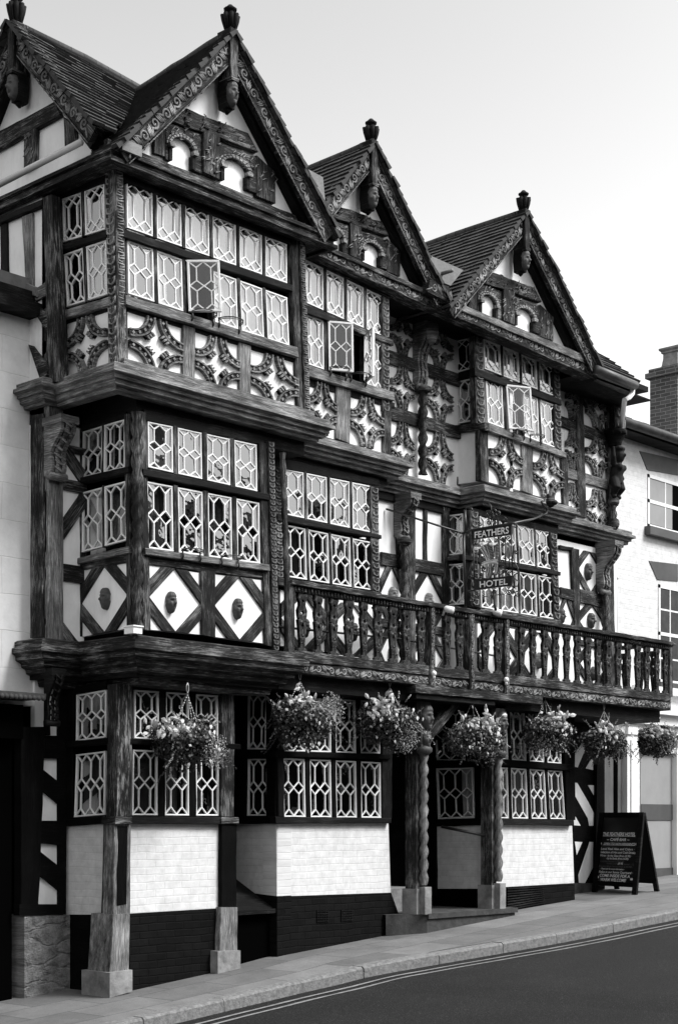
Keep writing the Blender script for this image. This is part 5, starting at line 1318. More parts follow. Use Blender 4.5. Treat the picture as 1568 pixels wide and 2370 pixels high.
# ---- white house to the right
nbr = empty('white_painted_house', (11, 1.3, .6), 'white painted brick house with sash windows, uphill of the hotel', 'house')
YR = 1.3; PR = FR(YR)
def npart(pl, q, d0, d1, mat, name): return wall(pl, q, d0, d1, mat, name, nbr)
zE = PR.l('N', 1000, 1300)[1]
npart(PR, [(9.25, 7.3), (24, 7.3), (24, .3), (9.25, .3)], -4, 0, 'brick_white', 'wall')
ztop = PR.l('N', 800, 1180, .2)[1]
b = MB(); b.box((XR + .05, YR - .28, ztop - .0), (24, YR, ztop + .12)); b.build('eaves_board', 'oak_dark', nbr)
b = MB(); b.tube([(XR + .15, YR - .33, ztop + .08), (24, YR - .33, ztop + .14)], .07, 8); b.build('gutter', 'gutter', nbr)
zr_ = PR.l('N', 760, 885, -.9)
roof((XR + .1, YR - .3, ztop + .14), (24, YR - .3, ztop + .2), (24, YR + 2.2, ztop + 1.15), (XR + .1, YR + 2.2, ztop + 1.15), parent=nbr)
def sash(x0, x1, z0, z1, panes=(3, 2), curt=True):
    fr = MB(); w = .05
    q = [(x0, z1), (x1, z1), (x1, z0), (x0, z0)]
    rec = MB(); rec.box((x0, YR - .01, z0), (x1, YR + .3, z1)); 
    b = MB(); e = .1
    for (a, c, d_, e_) in ((x0, x1, z0, z0 + w), (x0, x1, z1 - w, z1), (x0, x0 + w, z0, z1), (x1 - w, x1, z0, z1), (x0, x1, (z0 + z1) / 2 - .025, (z0 + z1) / 2 + .025)):
        b.box((a, YR - .012, d_), (c, YR + .02, e_))
    for k in range(1, panes[0]):
        x = x0 + (x1 - x0) * k / panes[0]; b.box((x - .012, YR - .008, z0), (x + .012, YR + .01, z1))
    for k in range(1, panes[1] * 2):
        if k == panes[1]: continue
        z = z0 + (z1 - z0) * k / (2 * panes[1]); b.box((x0, YR - .006, z - .012), (x1, YR + .01, z + .012))
    o = b.build('window', 'white', nbr)
    g = MB(); g.face([(x0, YR - .003, z0), (x1, YR - .003, z0), (x1, YR - .003, z1), (x0, YR - .003, z1)]); g.build('pane', 'glass', o)
    return o
def nb_opening(q, sash_args, blind): pass
def lintel(t, *v):
    q = Q(PR, t, *v, d=.01); npart(PR, q, 0, .012, 'mid_grey', 'lintel')
ux0 = PR.l('N', 998, 1650)[0]; uz1 = PR.l('N', 998, 1625)[1]; uz0 = PR.l('N', 1030, 2215)[1]
lx0 = PR.l('O', 0, 0)[0]
lz1 = PR.l('H', 1440, 620)[1]; lz0 = PR.l('H', 1470, 1255)[1]; lx = PR.l('H', 1440, 700)[0]
hole = [(ux0, ux0 + 1.0, uz0, uz1), (lx, lx + 1.0, lz0, lz1), (ux0 + 2.6, ux0 + 3.6, uz0, uz1), (lx + 2.6, lx + 3.6, lz0, lz1)]
for (a, c, z0, z1) in hole:
    b = MB(); b.box((a, YR - .003, z0), (c, YR + .001, z1)); b.build('window_recess', 'dark', nbr)
    sash(a, c, z0, z1, (2, 1) if z1 == uz1 else (3, 2))
    cb = MB(); cb.box((a + .06, YR - .0045, z0 + .06), (c - .3, YR - .0035, z1 - .06)); cb.build('curtain', 'door_grey' if z1 == uz1 else 'curtain_dark', nbr)
    b = MB(); b.box((a - .08, YR - .1, z0 - .12), (c + .08, YR, z0)); b.build('window_sill', 'mid_grey', nbr)
lintel('N', 915, 1375, 1333, 1470, 1333, 1640, 998, 1580)
lintel('H', 1383, 470, 1568, 492, 1568, 602, 1435, 590)
zc = PR.l('H', 1480, 1290)[1]
b = MB(); b.box((10.4, YR - .12, zc - .1), (24, YR, zc)); b.build('string_course', 'stucco', nbr)
zs = PR.l('O', 900, 60, .2)[1]
b = MB(); b.box((9.3, YR - .25, zs - .05), (24, YR, zs + .06)); b.box((9.3, YR - .16, zs - .2), (24, YR, zs - .05)); b.box((9.3, YR - .08, zs - .6), (24, YR, zs - .2)); b.build('shop_cornice', 'stucco', nbr)
xa = PR.l('O', 665, 200, .1)[0]; xb_ = PR.l('O', 800, 200, .1)[0]
zk1 = PR.l('O', 700, 60, .2)[1]; zk0 = PR.l('O', 700, 250, .1)[1]
b = MB(); n = 10
for i in range(n):
    t0, t1 = i / n, (i + 1) / n; f = lambda t: .08 + .2 * (1 - t) ** 1.6 + .03 * math.sin(t * 7)
    b.obox(((xa + xb_) / 2, YR - (f(t0) + f(t1)) / 4, zk1 + (zk0 - zk1) * (t0 + t1) / 2), ((xb_ - xa) / 2, 0, 0), (0, (f(t0) + f(t1)) / 4, 0), (0, 0, (zk1 - zk0) / n / 2))
b.build('console_bracket', 'stucco', nbr)
zp = gz(10.5)
b = MB(); b.box((xa + .02, YR - .1, zp - .1), (xb_ + .02, YR, zk0)); b.box((xa - .0, YR - .13, zk0 - .12), (xb_ + .05, YR, zk0 - .02)); b.box((xa + .1, YR - .12, zp), (xb_ - .06, YR - .1, zk0 - .2)); b.build('pilaster', 'stucco', nbr)
xg0 = PR.l('O', 400, 1000)[0]
b = MB(); b.box((9.28, YR - .02, zp - .1), (xa + .0, YR, zk0 + .1)); b.build('side_panel', 'render_dark', nbr)
b = MB(); b.box((xa - .22, YR - .03, zp - .1), (xa - .12, YR - .02, zk0)); b.build('door_frame', 'void', nbr)
xc0 = PR.l('O', 830, 1000)[0]; xc1 = PR.l('O', 1185, 1000)[0]; zd1 = PR.l('O', 1000, 1165)[1]; zd0 = PR.l('O', 1000, 1350)[1]; zb1 = PR.l('O', 1150, 1905)[1]; zb0 = PR.l('O', 1150, 2000)[1]
b = MB(); b.box((xc0 - .02, YR - .012, zp), (xc1, YR, zk0 - .1)); b.build('door', 'door_grey', nbr)
b = MB(); b.box((xc0 - .02, YR - .025, zd0), (xc1, YR - .012, zd1)); b.build('door_rail', 'mid_grey', nbr)
b = MB(); b.box((xc0 - .02, YR - .03, zb0), (xc1 + .3, YR - .012, zb1)); b.build('door_rail', 'mid_grey', nbr)
b = MB(); b.box((xc1, YR - .1, zp - .1), (xc1 + .12, YR, zk0)); b.box((xc1 + .12, YR - .07, zp - .1), (xc1 + .35, YR, zk0)); b.build('pilaster', 'stucco', nbr)
b = MB(); b.box((10.6, YR - .35, zp - .3), (24, YR, zb0 - .03)); b.build('door_step', 'stone', nbr)
# chimney
cy = 4.5; a0 = on_y('N', 1150, 900, cy + .35); a1 = on_y('N', 1035, 375, cy); a2 = on_y('N', 1050, 425, cy)
b = MB(); b.box((a0.x, cy, 6.5), (a0.x + 1.7, cy + .6, a1.z - .02)); b.box((a0.x - .07, cy - .07, a1.z - .05), (a0.x + 1.77, cy + .67, a1.z + .05)); b.box((a0.x - .02, cy - .02, a1.z + .05), (a0.x + 1.72, cy + .62, a1.z + .13)); ch = b.build('chimney', 'brick_red', nbr)
for k in range(3):
    x = a0.x + .4 + k * .62; z0 = a1.z + .13; hp = on_y('N', 1100, 75, cy).z - z0
    b = MB(); b.lathe((x, cy + .3, z0), [(.3, 0), (.25, .1), (.22, hp * .55), (.22, hp * .75), (.26, hp * .78), (.26, hp * .84), (.31, hp * .92), (.31, hp)], 4, smooth=False); b.build('chimney_pot', 'stone', ch)
# ================================================================= STREET
KL = [on_ground(*k) for k in (('D', 606, 1838), ('D', 960, 1765), ('D', 1232, 1690), ('G', 0, 1405), ('G', 440, 1308), ('G', 800, 1248), ('G', 1190, 1183), ('G', 1568, 1108))]
print('kerb', [tuple(round(c, 2) for c in k) for k in KL])
kx = [(-30, KL[0].y - .2), (-3, KL[0].y - .08)] + [(k.x, k.y) for k in KL] + [(14, KL[-1].y), (60, KL[-1].y)]
kx = sorted(kx)
def ky(x):
    for (a, ya), (b_, yb) in zip(kx[:-1], kx[1:]):
        if x <= b_: t = (x - a) / (b_ - a); return ya + (yb - ya) * t
    return kx[-1][1]
def kys(x): return sum(ky(x + o) for o in (-.7, -.35, 0, .35, .7)) / 5
def xs_range(a, b_, s):
    n = int((b_ - a) / s); return [a + (b_ - a) * i / n for i in range(n + 1)]
XS = xs_range(-29, -4, 1.) + xs_range(-3.8, 14, .2) + xs_range(15, 58, 1.)
def strip(name, f0, f1, z0, z1, mat, n=6, kind='structure', xs=None, lab=None):
    b = MB(); xs = xs or XS; rows = []
    for x in xs:
        y0, y1 = f0(x), f1(x); rows.append([Vector((x, y0 + (y1 - y0) * k / n, gz(x) + z0 + (z1 - z0) * k / n)) for k in range(n + 1)])
    for i in range(len(xs) - 1):
        for k in range(n):
            p = [rows[i][k], rows[i + 1][k], rows[i + 1][k + 1], rows[i][k + 1]]
            b.face(p, [(v.x, v.y) for v in p], None, True)
    o = b.build(name, mat); o['kind'] = kind
    return o
KW = .14; KH = .11
strip('pavement', lambda x: kys(x) + KW, lambda x: 6. if x > -8 else 6., 0, 0, 'paving', 6)
b = MB(); prev = None
x = -12.
while x < 18:                                   # kerb stones with open joints
    L = R(.75, 1.05); x1 = x + L - .008; m = 4; R0 = None; jz = R(-.004, .004); jy = R(-.004, .004)
    for i in range(m + 1):
        xx = x + (x1 - x) * i / m; y = kys(xx) + jy; z = gz(xx) + jz
        r_ = [Vector((xx, y - .012, z - KH - .05)), Vector((xx, y - .004, z - .02)), Vector((xx, y + .018, z)), Vector((xx, y + KW, z + .001))]
        if R0:
            for k in range(3):
                p = [R0[k], r_[k], r_[k + 1], R0[k + 1]]; b.face(p, [(v.x, v.y + v.z) for v in p], None)
        R0 = r_
    x = x1 + .008
o = b.build('kerb', 'kerb'); o['kind'] = 'structure'
b = MB()
strip('road', lambda x: kys(x) - 9., lambda x: kys(x) + .03, -KH + .12, -KH, 'road', 20)
for off in (.20, .34):
    strip('road_line', lambda x: kys(x) - off - .05 + .004 * math.sin(x * 7), lambda x: kys(x) - off + .004 * math.sin(x * 9), -KH + .009 + .0012, -KH + .0085, 'line', 1, xs=xs_range(-3.8, 14, .2))
g = MB(); g.face([(-150, -150, -4.5), (160, -150, -4.5), (160, 160, -4.5), (-150, 160, -4.5)]); o = g.build('ground', 'road'); o['kind'] = 'structure'
strip('far_pavement', lambda x: -14.5, lambda x: kys(x) - 9., .0, .01, 'paving', 3)
# ---- houses across the street (they show in the window glass)
random.seed(21)
def far_house(x0, x1, h, rh, mat, label, dormer=False):
    yb = -14.6; g0 = gz((x0 + x1) / 2)
    r = empty('terraced_house', ((x0 + x1) / 2, yb, g0), label, 'house', 'houses across the street')
    b = MB(); b.box((x0 + .01, yb - 6, g0 - 1.5), (x1 - .01, yb, g0 + h)); b.build('wall', mat, r)
    roof((x0, yb + .25, g0 + h - .05), (x1, yb + .25, g0 + h - .05), (x1, yb - 3, g0 + h + rh), (x0, yb - 3, g0 + h + rh), rows=14, parent=r)
    n = max(2, int((x1 - x0) / 2.2))
    for fl in (1.1, 3.9, 6.4):
        if fl + 1.5 > h: continue
        for k in range(n):
            cx = x0 + (x1 - x0) * (k + .5) / n
            b = MB(); b.box((cx - .5, yb, g0 + fl), (cx + .5, yb + .03, g0 + fl + 1.5)); w_ = b.build('window', 'white', r)
            b = MB(); b.box((cx - .44, yb + .03, g0 + fl + .06), (cx + .44, yb + .035, g0 + fl + 1.44)); b.build('pane', 'dark', w_)
    b = MB(); b.box((x1 - .9, yb - 3.3, g0 + h), (x1 - .1, yb - 2.5, g0 + h + rh + 1.1)); b.build('chimney', 'brick_red', r)
far_house(-22, -14.5, 6.6, 1.6, 'render', 'pale rendered house across the street, furthest downhill')
far_house(-14.5, -8, 7.6, 2., 'brick_red', 'soot dark brick house across the street between two pale ones')
far_house(-8, -1, 7.4, 1.8, 'stone_dark', 'soot stained stone house directly behind the camera')
far_house(-1, 6.5, 7.9, 1.8, 'brick_red', 'tall dark brick house opposite the hotel porch')
far_house(6.5, 14, 7.3, 1.2, 'brick_black', 'black painted brick house across the street between two sooty brick ones')
far_house(14, 24, 7.2, 1.2, 'brick_black', 'long black painted brick house across the street, second from the uphill end')
far_house(24, 34, 6.8, 1.5, 'brick_red', 'red brick house at the uphill end across the street')
# ================================================================= THINGS
random.seed(5)
def leafq(b, c, n, up, L, w, mat):
    n = n.normalized(); t = up - n * up.dot(n)
    t = t.normalized() if t.length > 1e-4 else n.orthogonal().normalized(); s = n.cross(t)
    b.face([c - t * L * .5, c + s * w * .5 - n * L * .06, c + t * L * .5 - n * L * .12, c - s * w * .5 - n * L * .06], None, mat)
def rnd(): return Vector((random.gauss(0, 1), random.gauss(0, 1), random.gauss(0, 1))).normalized()
def basket(c, r, hook_z, label, seed, pale=(-.4, .35), light=(.55, -.3), trail=5, dark=1.):
    random.seed(seed); c = Vector(c)
    root = empty('hanging_basket', tuple(c), label, 'flower basket', 'hanging flower baskets')
    b = MB(); b.lathe(c + Vector((0, 0, -r * .55)), [(.03, 0), (r * .35, .03), (r * .55, r * .2), (r * .6, r * .45), (.05, r * .46)], 14); b.build('basket_bowl', 'void', root)
    hk = Vector((c.x, c.y + .02, hook_z))
    b = MB()
    for k in range(3):
        a = k * 2.094 + .5; e = c + Vector((math.cos(a) * r * .5, math.sin(a) * r * .5, r * .1)); st_ = hk - Vector((0, 0, .06)); n = 16
        for i in range(n):
            p0 = st_.lerp(e, i / n); p1 = st_.lerp(e, (i + .8) / n); b.tube([p0, p1], .0065 if i % 2 else .004, 4)
    b.tube([hk + Vector((0, 0, .05)), hk + Vector((.014, 0, .02)), hk + Vector((.014, 0, -.02)), hk - Vector((0, 0, .05)), hk + Vector((-.014, 0, -.02)), hk + Vector((-.014, 0, .02)), hk + Vector((0, 0, .05))], .005, 5)
    b.build('chain', 'chain', root)
    lumps = [(rnd(), R(-.2, .42), R(.25, .5)) for _ in range(18)]
    def rad(d):
        s = .86
        for (l, a, w_) in lumps: s += a * math.exp(-((d - l).length / w_) ** 2)
        return max(.55, min(s, 1.3))
    b = MB()
    vd = Vector((-.6, -.75, .1)).normalized()
    for i in range(6800):
        d = rnd()
        if d.z < -.75: continue
        q = rad(d) * r * (random.random() ** .28); p = c + Vector((d.x * q, d.y * q * .9, d.z * q * (.72 if d.z > 0 else .95) - r * .08))
        n = (d + rnd() * .9); L = R(.016, .033)
        m = 'leaf_d' if random.random() < (.60 if d.z > .1 else .84) * dark else ('leaf_m' if random.random() < .75 else 'leaf_l')  # more dark leaves low down: the underside's shade put into leaf colour
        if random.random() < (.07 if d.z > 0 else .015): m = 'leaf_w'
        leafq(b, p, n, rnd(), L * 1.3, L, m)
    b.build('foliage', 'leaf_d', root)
    ex = Vector((RT[0], RT[1], 0)); toward = Vector((-FW[0], -FW[1], 0))
    b = MB()                                       # pale feathery trailers
    lc = c + ex * light[0] * r + Vector((0, 0, light[1] * r)) + toward * r * .35
    for i in range(900):
        d = rnd(); p = lc + Vector((d.x, d.y, d.z * 1.25)) * r * .42 * random.random() ** .5
        leafq(b, p, rnd() + toward, rnd(), R(.012, .02), .009, 'leaf_l' if random.random() < .7 else 'leaf_m')
    for k in range(34):                            # sprigs that break the outline
        up_ = k % 3 == 0; d = rnd(); d.z = abs(d.z) * .8 + .1 if up_ else -abs(d.z) * .5; d.normalize()
        p = c + Vector((d.x * r * .8, d.y * r * .75, d.z * r * .7)); m = int(R(5, 12) if up_ else R(6, 20))
        for j in range(m):
            p = p + Vector((d.x * .012, d.y * .012, .009 if up_ else -.011)) + rnd() * .004
            for q_ in range(2): leafq(b, p + rnd() * .006, rnd(), rnd(), .022, .013, ('leaf_l', 'leaf_m', 'leaf_d')[k % 3 if k % 5 else 0])
    b.build('trailing_foliage', 'leaf_l', root)
    b = MB()
    pc = c + ex * pale[0] * r + Vector((0, 0, pale[1] * r * .72)) + toward * r * .66
    for i in range(32):
        p = pc + ex * random.gauss(0, .28) * r + Vector((0, 0, random.gauss(0, .17) * r)) + toward * R(-.06, .12) * r
        L = R(.055, .105); n = (toward + rnd() * .7).normalized(); t = (rnd() + Vector((0, 0, .2))).normalized(); t = (t - n * t.dot(n)).normalized(); s = n.cross(t)
        prof = [(-.5, .03), (-.25, .2), (.0, .27), (.28, .18), (.5, .01)]
        for (a0, w0), (a1, w1) in zip(prof[:-1], prof[1:]):
            z0 = -n * L * .25 * a0 * a0 * 2; z1 = -n * L * .25 * a1 * a1 * 2
            for sg in (-1, 1):
                b.face([p + t * L * a0 + z0, p + t * L * a0 + s * sg * w0 * L - n * L * .08 + z0, p + t * L * a1 + s * sg * w1 * L - n * L * .08 + z1, p + t * L * a1 + z1], None, 'leaf_w', True)
    for i in range(16):  # fuchsia petals, built into the same mesh as the pale leaves
        d = (toward + rnd() * .8).normalized(); p = c + d * r * .92 + ex * .2 * r + Vector((0, 0, R(-.3, .3) * r))
        for k in range(3):
            a = R(0, 6.28); o_ = Vector((math.cos(a), math.sin(a), 0)) * .008; b.face([p + o_, p + o_ * 2 + Vector((0, 0, -.02)), p + Vector((0, 0, -.045)), p - o_ * .5 + Vector((0, 0, -.015))], None, 'flower')
    b.build('pale_leaves_and_flowers', 'leaf_w', root)
    return root
BK = [((437, 1712), 84, 1592, 'bushy hanging basket in front of the left bay, the one furthest left', (-.35, .38), (.75, -.35)),
      ((697, 1660), 86, 1562, 'large basket with broad pale leaves, hung under the left end of the balcony', (.05, .55), (.8, .15)),
      ((905, 1670), 80, 1578, 'basket just left of the twisted porch post, third from the left', (-.2, .55), (.4, -.45)),
      ((1095, 1702), 74, 1612, 'basket hanging between the two twisted porch posts', (.3, .5), (-.4, -.1)),
      ((1264, 1690), 68, 1608, 'basket with an upright pale sprig, before the bay window right of the porch', (.2, .5), (-.2, -.5)),
      ((1400, 1712), 62, 1634, 'basket hanging under the right end of the balcony above the chalkboard', (-.1, .45), (.35, -.1)),
      ((1517, 1712), 54, 1652, 'furthest right basket, hanging against the white house', (-.1, .4), (.5, -.2))]
for i, ((px, py), rp, hp, lab, pa_, li_) in enumerate(BK):
    yy = -.05 if i < 6 else .05
    c = on_y('Z', px, py, yy); hk = on_y('Z', px - 6, hp, yy)
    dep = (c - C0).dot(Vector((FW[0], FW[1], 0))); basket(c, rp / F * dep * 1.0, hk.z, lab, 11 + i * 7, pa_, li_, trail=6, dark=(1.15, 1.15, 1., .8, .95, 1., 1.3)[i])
    if i == 6:
        b = MB(); b.tube([Vector((c.x, YR, hk.z + .05)), Vector((c.x, c.y, hk.z + .07)), Vector((c.x, c.y + .02, hk.z))], .012, 5); b.build('basket_bracket', 'iron', nbr)
# ---- hanging sign
SX = 4.68; PSg = SD(SX)
sign = empty('hotel_sign', (SX, -.15, 3.95), 'black wrought iron FEATHERS HOTEL sign with three plumes, standing out over the balcony rail', 'sign')
def text_mesh(b, s, W, size_box, mat=None, bold=0., shear=0., depth=.004):
    """write s so its box fills the unit square, W(u, v) -> world (v up)"""
    cu = bpy.data.curves.new('letters', 'FONT'); cu.body = s; cu.offset = bold; cu.resolution_u = 3; cu.shear = shear
    o = bpy.data.objects.new('letters', cu); COL.objects.link(o)
    dg = bpy.context.evaluated_depsgraph_get(); dg.update(); me = bpy.data.meshes.new_from_object(o.evaluated_get(dg))
    bpy.data.objects.remove(o); vs = [v.co.copy() for v in me.vertices]; fs = [list(p.vertices) for p in me.polygons]
    if not vs: return
    x0 = min(v.x for v in vs); x1 = max(v.x for v in vs); y0 = min(v.y for v in vs); y1 = max(v.y for v in vs)
    if size_box: y0, y1 = size_box
    b.mesh([W((v.x - x0) / (x1 - x0), (v.y - y0) / (y1 - y0)) for v in vs], fs, mat, False); bpy.data.meshes.remove(me)
def sg(x, y, d=0.): p = PSg.l('S', x, y); return PSg.w(p[0], p[1], d)
def ST_(pts, r, n=6): return ([sg(x, y) for x, y in pts], r, n)
for word, bq, tq in (('FEATHERS', (212, 722, 1010, 618, 1008, 828, 220, 925), (266, 768, 950, 656, 948, 800, 272, 896)), ('HOTEL', (262, 1722, 1022, 1640, 1012, 1838, 268, 1932), (368, 1752, 928, 1690, 926, 1815, 372, 1878))):
    q = Q(PSg, 'S', *bq); b = MB(); b.prism(PSg, [q[3], q[2], q[1], q[0]], -.012, .012, None, back=True); brd = b.build('sign_board', 'sign_black', sign)
    q = Q(PSg, 'S', *tq, d=.015); b = MB(); text_mesh(b, word, lambda u, v: PSg.w(*bil(q, u, 1 - v), .016), None, bold=.018); b.build('lettering', 'letter', brd)
    for (x0, y0, x1, y1) in ((bq[0], bq[1], bq[2], bq[3]), (bq[6], bq[7], bq[4], bq[5])):
        pass
b = MB()
for pts, r in (([(50, 780), (60, 1300), (90, 2260)], .017), ([(75, 330), (95, 780)], .015), ([(75, 330), (130, 280), (210, 300), (230, 350)], .009), ([(40, 790), (212, 735), (1010, 600), (1080, 600)], .014), ([(238, 930), (262, 1720)], .009), ([(378, 1000), (382, 1700)], .006),
               ([(878, 860), (885, 1640)], .009), ([(950, 990), (960, 1470)], .007), ([(1000, 830), (1022, 1650)], .009), ([(1022, 1840), (1035, 1900)], .008), ([(140, 1950), (268, 1925)], .01), ([(300, 940), (300, 1100), (330, 1560), (400, 1690), (560, 1700), (620, 1600)], .005),
               ([(1022, 1230), (1080, 1400), (1130, 1490), (1125, 1590), (1050, 1620), (1055, 1680), (1140, 1760), (1120, 1850), (1030, 1850)], .007), ([(430, 2060), (880, 2000), (940, 1900)], .004), ([(540, 180), (600, 260), (595, 640)], .006), ([(240, 1340), (150, 1560), (150, 1700)], .006), ([(650, 1930), (660, 2080), (670, 2220), (690, 2330)], .016),
               ([(760, 1650), (850, 1560), (860, 1450)], .006), ([(400, 1500), (470, 1440)], .006)):
    b.tube([sg(*p) for p in pts], r, 6)
for (cx_, cy_, rr, a0, s_) in ((365, 600, 50, 0, 1), (540, 590, 42, 1, -1), (665, 585, 42, 2, 1), (870, 505, 45, 0, 1), (1090, 650, 46, 3, -1), (275, 990, 45, 0, 1), (425, 965, 45, 2, -1), (700, 940, 45, 1, 1), (815, 905, 50, 3, -1), (940, 890, 55, 0, 1), (1080, 1180, 42, 2, 1), (830, 1030, 40, 1, 1),
                           (835, 1350, 60, 3, 1), (425, 1420, 50, 0, -1), (465, 1530, 48, 2, 1), (600, 1600, 42, 3, 1), (700, 1600, 44, 0, -1), (960, 1560, 62, 1, 1), (310, 1670, 55, 0, 1), (175, 1660, 45, 2, -1), (215, 2110, 68, 3, 1), (320, 2040, 52, 0, -1), (665, 1960, 50, 1, 1), (960, 1960, 62, 2, -1), (1120, 1990, 68, 0, 1), (640, 2080, 36, 2, 1), (160, 820, 50, 0, 1), (830, 1200, 34, 0, 1), (410, 1180, 34, 2, 1), (810, 1480, 36, 1, 1), (400, 1620, 30, 1, 1), (830, 1560, 34, 1, -1)):
    b.tube([sg(*p) for p in spiral_pts((cx_, cy_), rr, 1.4, a0 * 1.57, s_, 20)], .0065, 5)
for cx_, cy_ in ((550, 390), (655, 360), (730, 400), (600, 460)): b.tube([sg(*p) for p in spiral_pts((cx_, cy_), 50, .9, 2, 1, 12, .6)], [.012] * 13, 5)
b.build('scrolled_frame', 'iron', sign)
# plume emblem: three feathers with curled tips through a coronet
b = MB()
def feather(base, mid, tip, w, curl, dd):
    P0_, P1_, P2_ = [Vector(v) for v in (base, mid, tip)]; n = 14; L_, R_, Cc = [], [], []
    for i in range(n + 1):
        t = i / n; c = P0_ * (1 - t) ** 2 + P1_ * 2 * t * (1 - t) + P2_ * t * t
        tg = ((P1_ - P0_) * (1 - t) + (P2_ - P1_) * t).normalized(); nn = Vector((-tg.y, tg.x)); ww = w * (.35 + .65 * math.sin(min(1, t * 1.15) * 1.5))
        L_.append(c + nn * ww); R_.append(c - nn * ww); Cc.append(c)
    for i in range(n):
        for A_s, B_s in ((L_, Cc), (Cc, R_)):
            lowA = 0. if A_s is L_ else .03; lowB = .03 if B_s is Cc else 0.
            b.face([sg(*A_s[i], dd + lowA), sg(*B_s[i], dd + lowB), sg(*B_s[i + 1], dd + lowB), sg(*A_s[i + 1], dd + lowA)], None, 'mid_grey', True)
        if i % 1 == 0:
            b.tube([sg(*Cc[i], dd + .032), sg(*(L_[i] * .85 + Cc[i] * .15 - Vector((0, 14))), dd + .01)], .003, 3, 'gutter_pale'); b.tube([sg(*Cc[i], dd + .032), sg(*(R_[i] * .85 + Cc[i] * .15 - Vector((0, 14))), dd + .01)], .003, 3, 'gutter_pale')
    b.tube([sg(*c, dd + .033) for c in Cc], .004, 4, 'gutter_pale')
    t_ = Vector(tip)
    for k in range(8):                              # curled white tip
        a0 = math.pi * k / 8; a1 = math.pi * (k + 1) / 8
        f = lambda a, rr: sg(t_.x + curl * math.cos(a) * rr, t_.y + 10 + 62 * math.sin(a) * rr, dd + .05 + .03 * math.sin(a))
        b.face([f(a0, 0), f(a0, 1), f(a1, 1), f(a1, 0)], None, 'letter', True)
feather((640, 1400), (640, 1200), (540, 985), 78, 85, .03); feather((560, 1400), (500, 1200), (390, 1070), 62, -70, .0); feather((730, 1400), (740, 1200), (715, 990), 72, 85, .015)
feather((520, 1660), (530, 1540), (545, 1420), 36, 1, 0); feather((620, 1640), (625, 1540), (625, 1420), 36, 1, .01); feather((700, 1620), (705, 1520), (705, 1410), 36, 1, 0)
for yy_, rr in ((0, .009), (55, .009)): b.tube([sg(480 + 310 * k / 12, 1440 + yy_ - 95 * math.sin(math.pi * (.12 + .5 * k / 12)) , .06) for k in range(13)], rr, 6, 'gutter_pale')
for k in range(12): b.ell(sg(490 + 295 * k / 12, 1467 - 95 * math.sin(math.pi * (.12 + .5 * k / 12)), .062), (.009, .009, .009), 'letter', 6, 4)
b.build('plume_emblem', 'mid_grey', sign)
b = MB(); b.tube([sg(40, 800), on_y('Z', 893, 1178, .78)], .012, 6); b.tube([sg(1010, 605), on_y('H', 640, 200, .1), on_y('H', 690, 178, .2)], .014, 6)
h_ = [on_y('H', x, y, .2) for x, y in ((690, 185), (722, 165), (728, 135), (700, 110), (690, 90), (710, 80))]; b.tube(h_, .014, 6); b.build('stay_bar', 'iron', sign)
b = MB(); c = on_y('H', 750, 88, .18); b.ell(c, (.07, .06, .075)); b.ell(c + Vector((0, -.05, -.02)), (.04, .05, .035)); b.ell(c + Vector((-.05, 0, .06)), (.02, .02, .03)); b.ell(c + Vector((.05, 0, .06)), (.02, .02, .03)); b.build('carved_lion_head', 'oak', hotel)
# ---- chalkboard
zb = gz(8.45)
bx0 = 8.43
BL = on_ground('O', 268, 2190); BR = on_ground('O', 785, 2222)
print('board feet', BL, BR)
TR = on_y('O', 872, 1262, BR.y); TL = Vector((TR.x + (BL.x - BR.x), BL.y, TR.z))
board = empty('chalkboard_stand', tuple((BL + BR) / 2), 'black folding chalkboard with white hand lettering, standing on the pavement by the hotel corner', 'chalkboard')
bd = lambda u, v, d=0.: (BL.lerp(BR, u)).lerp(TL.lerp(TR, u), v) + Vector((-1, .0, .25)).normalized() * d
def plank(b, u0, u1, v0, v1, d0, d1):
    P = [bd(u, v, d) for d in (d0, d1) for (u, v) in ((u0, v0), (u1, v0), (u1, v1), (u0, v1))]
    for f in ((0, 3, 2, 1), (4, 5, 6, 7), (0, 1, 5, 4), (1, 2, 6, 5), (2, 3, 7, 6), (3, 0, 4, 7)): b.face([P[i] for i in f])
b = MB(); plank(b, 0, .1, 0, 1, -.02, .02); b.build('leg', 'black', board)
b = MB(); plank(b, .9, 1, 0, 1, -.02, .02); b.build('leg', 'oak_dark', board)
b = MB(); plank(b, .1, .9, .94, 1, -.018, .018); b.build('board_rail', 'black', board)
b = MB(); plank(b, .1, .9, .09, .14, -.018, .018); b.build('board_rail', 'black', board)
b = MB(); plank(b, .1, .9, .14, .94, -.008, .006); fb = b.build('blackboard', 'sign_black', board)
RX = on_ground('O', 1115, 2185); dx = RX.x - BR.x
b = MB()
P = [BL + Vector((dx, 0, 0)), BR + Vector((dx, 0, 0)), TR, TL]
hx = lambda u, v: P[0].lerp(P[1], u).lerp(P[3].lerp(P[2], u), v)
def plank2(b, u0, u1, v0, v1, t):
    A = [hx(u, v) + Vector((o_, 0, 0)) for o_ in (0, t) for (u, v) in ((u0, v0), (u1, v0), (u1, v1), (u0, v1))]
    for f in ((0, 3, 2, 1), (4, 5, 6, 7), (0, 1, 5, 4), (1, 2, 6, 5), (2, 3, 7, 6), (3, 0, 4, 7)): b.face([A[i] for i in f])
plank2(b, 0, .1, 0, 1, .03); b.build('rear_leg', 'black', board)
b = MB(); plank2(b, .9, 1, 0, 1, .035); b.build('rear_leg', 'oak_dark', board)
b = MB(); plank2(b, .1, .9, .12, .96, .015); b.build('rear_board', 'sign_black', board)
b = MB(); sidept = [BR + Vector((.02, .01, .18)), BR + Vector((dx - .02, .01, .18)), TR + Vector((.01, .01, -.03))]
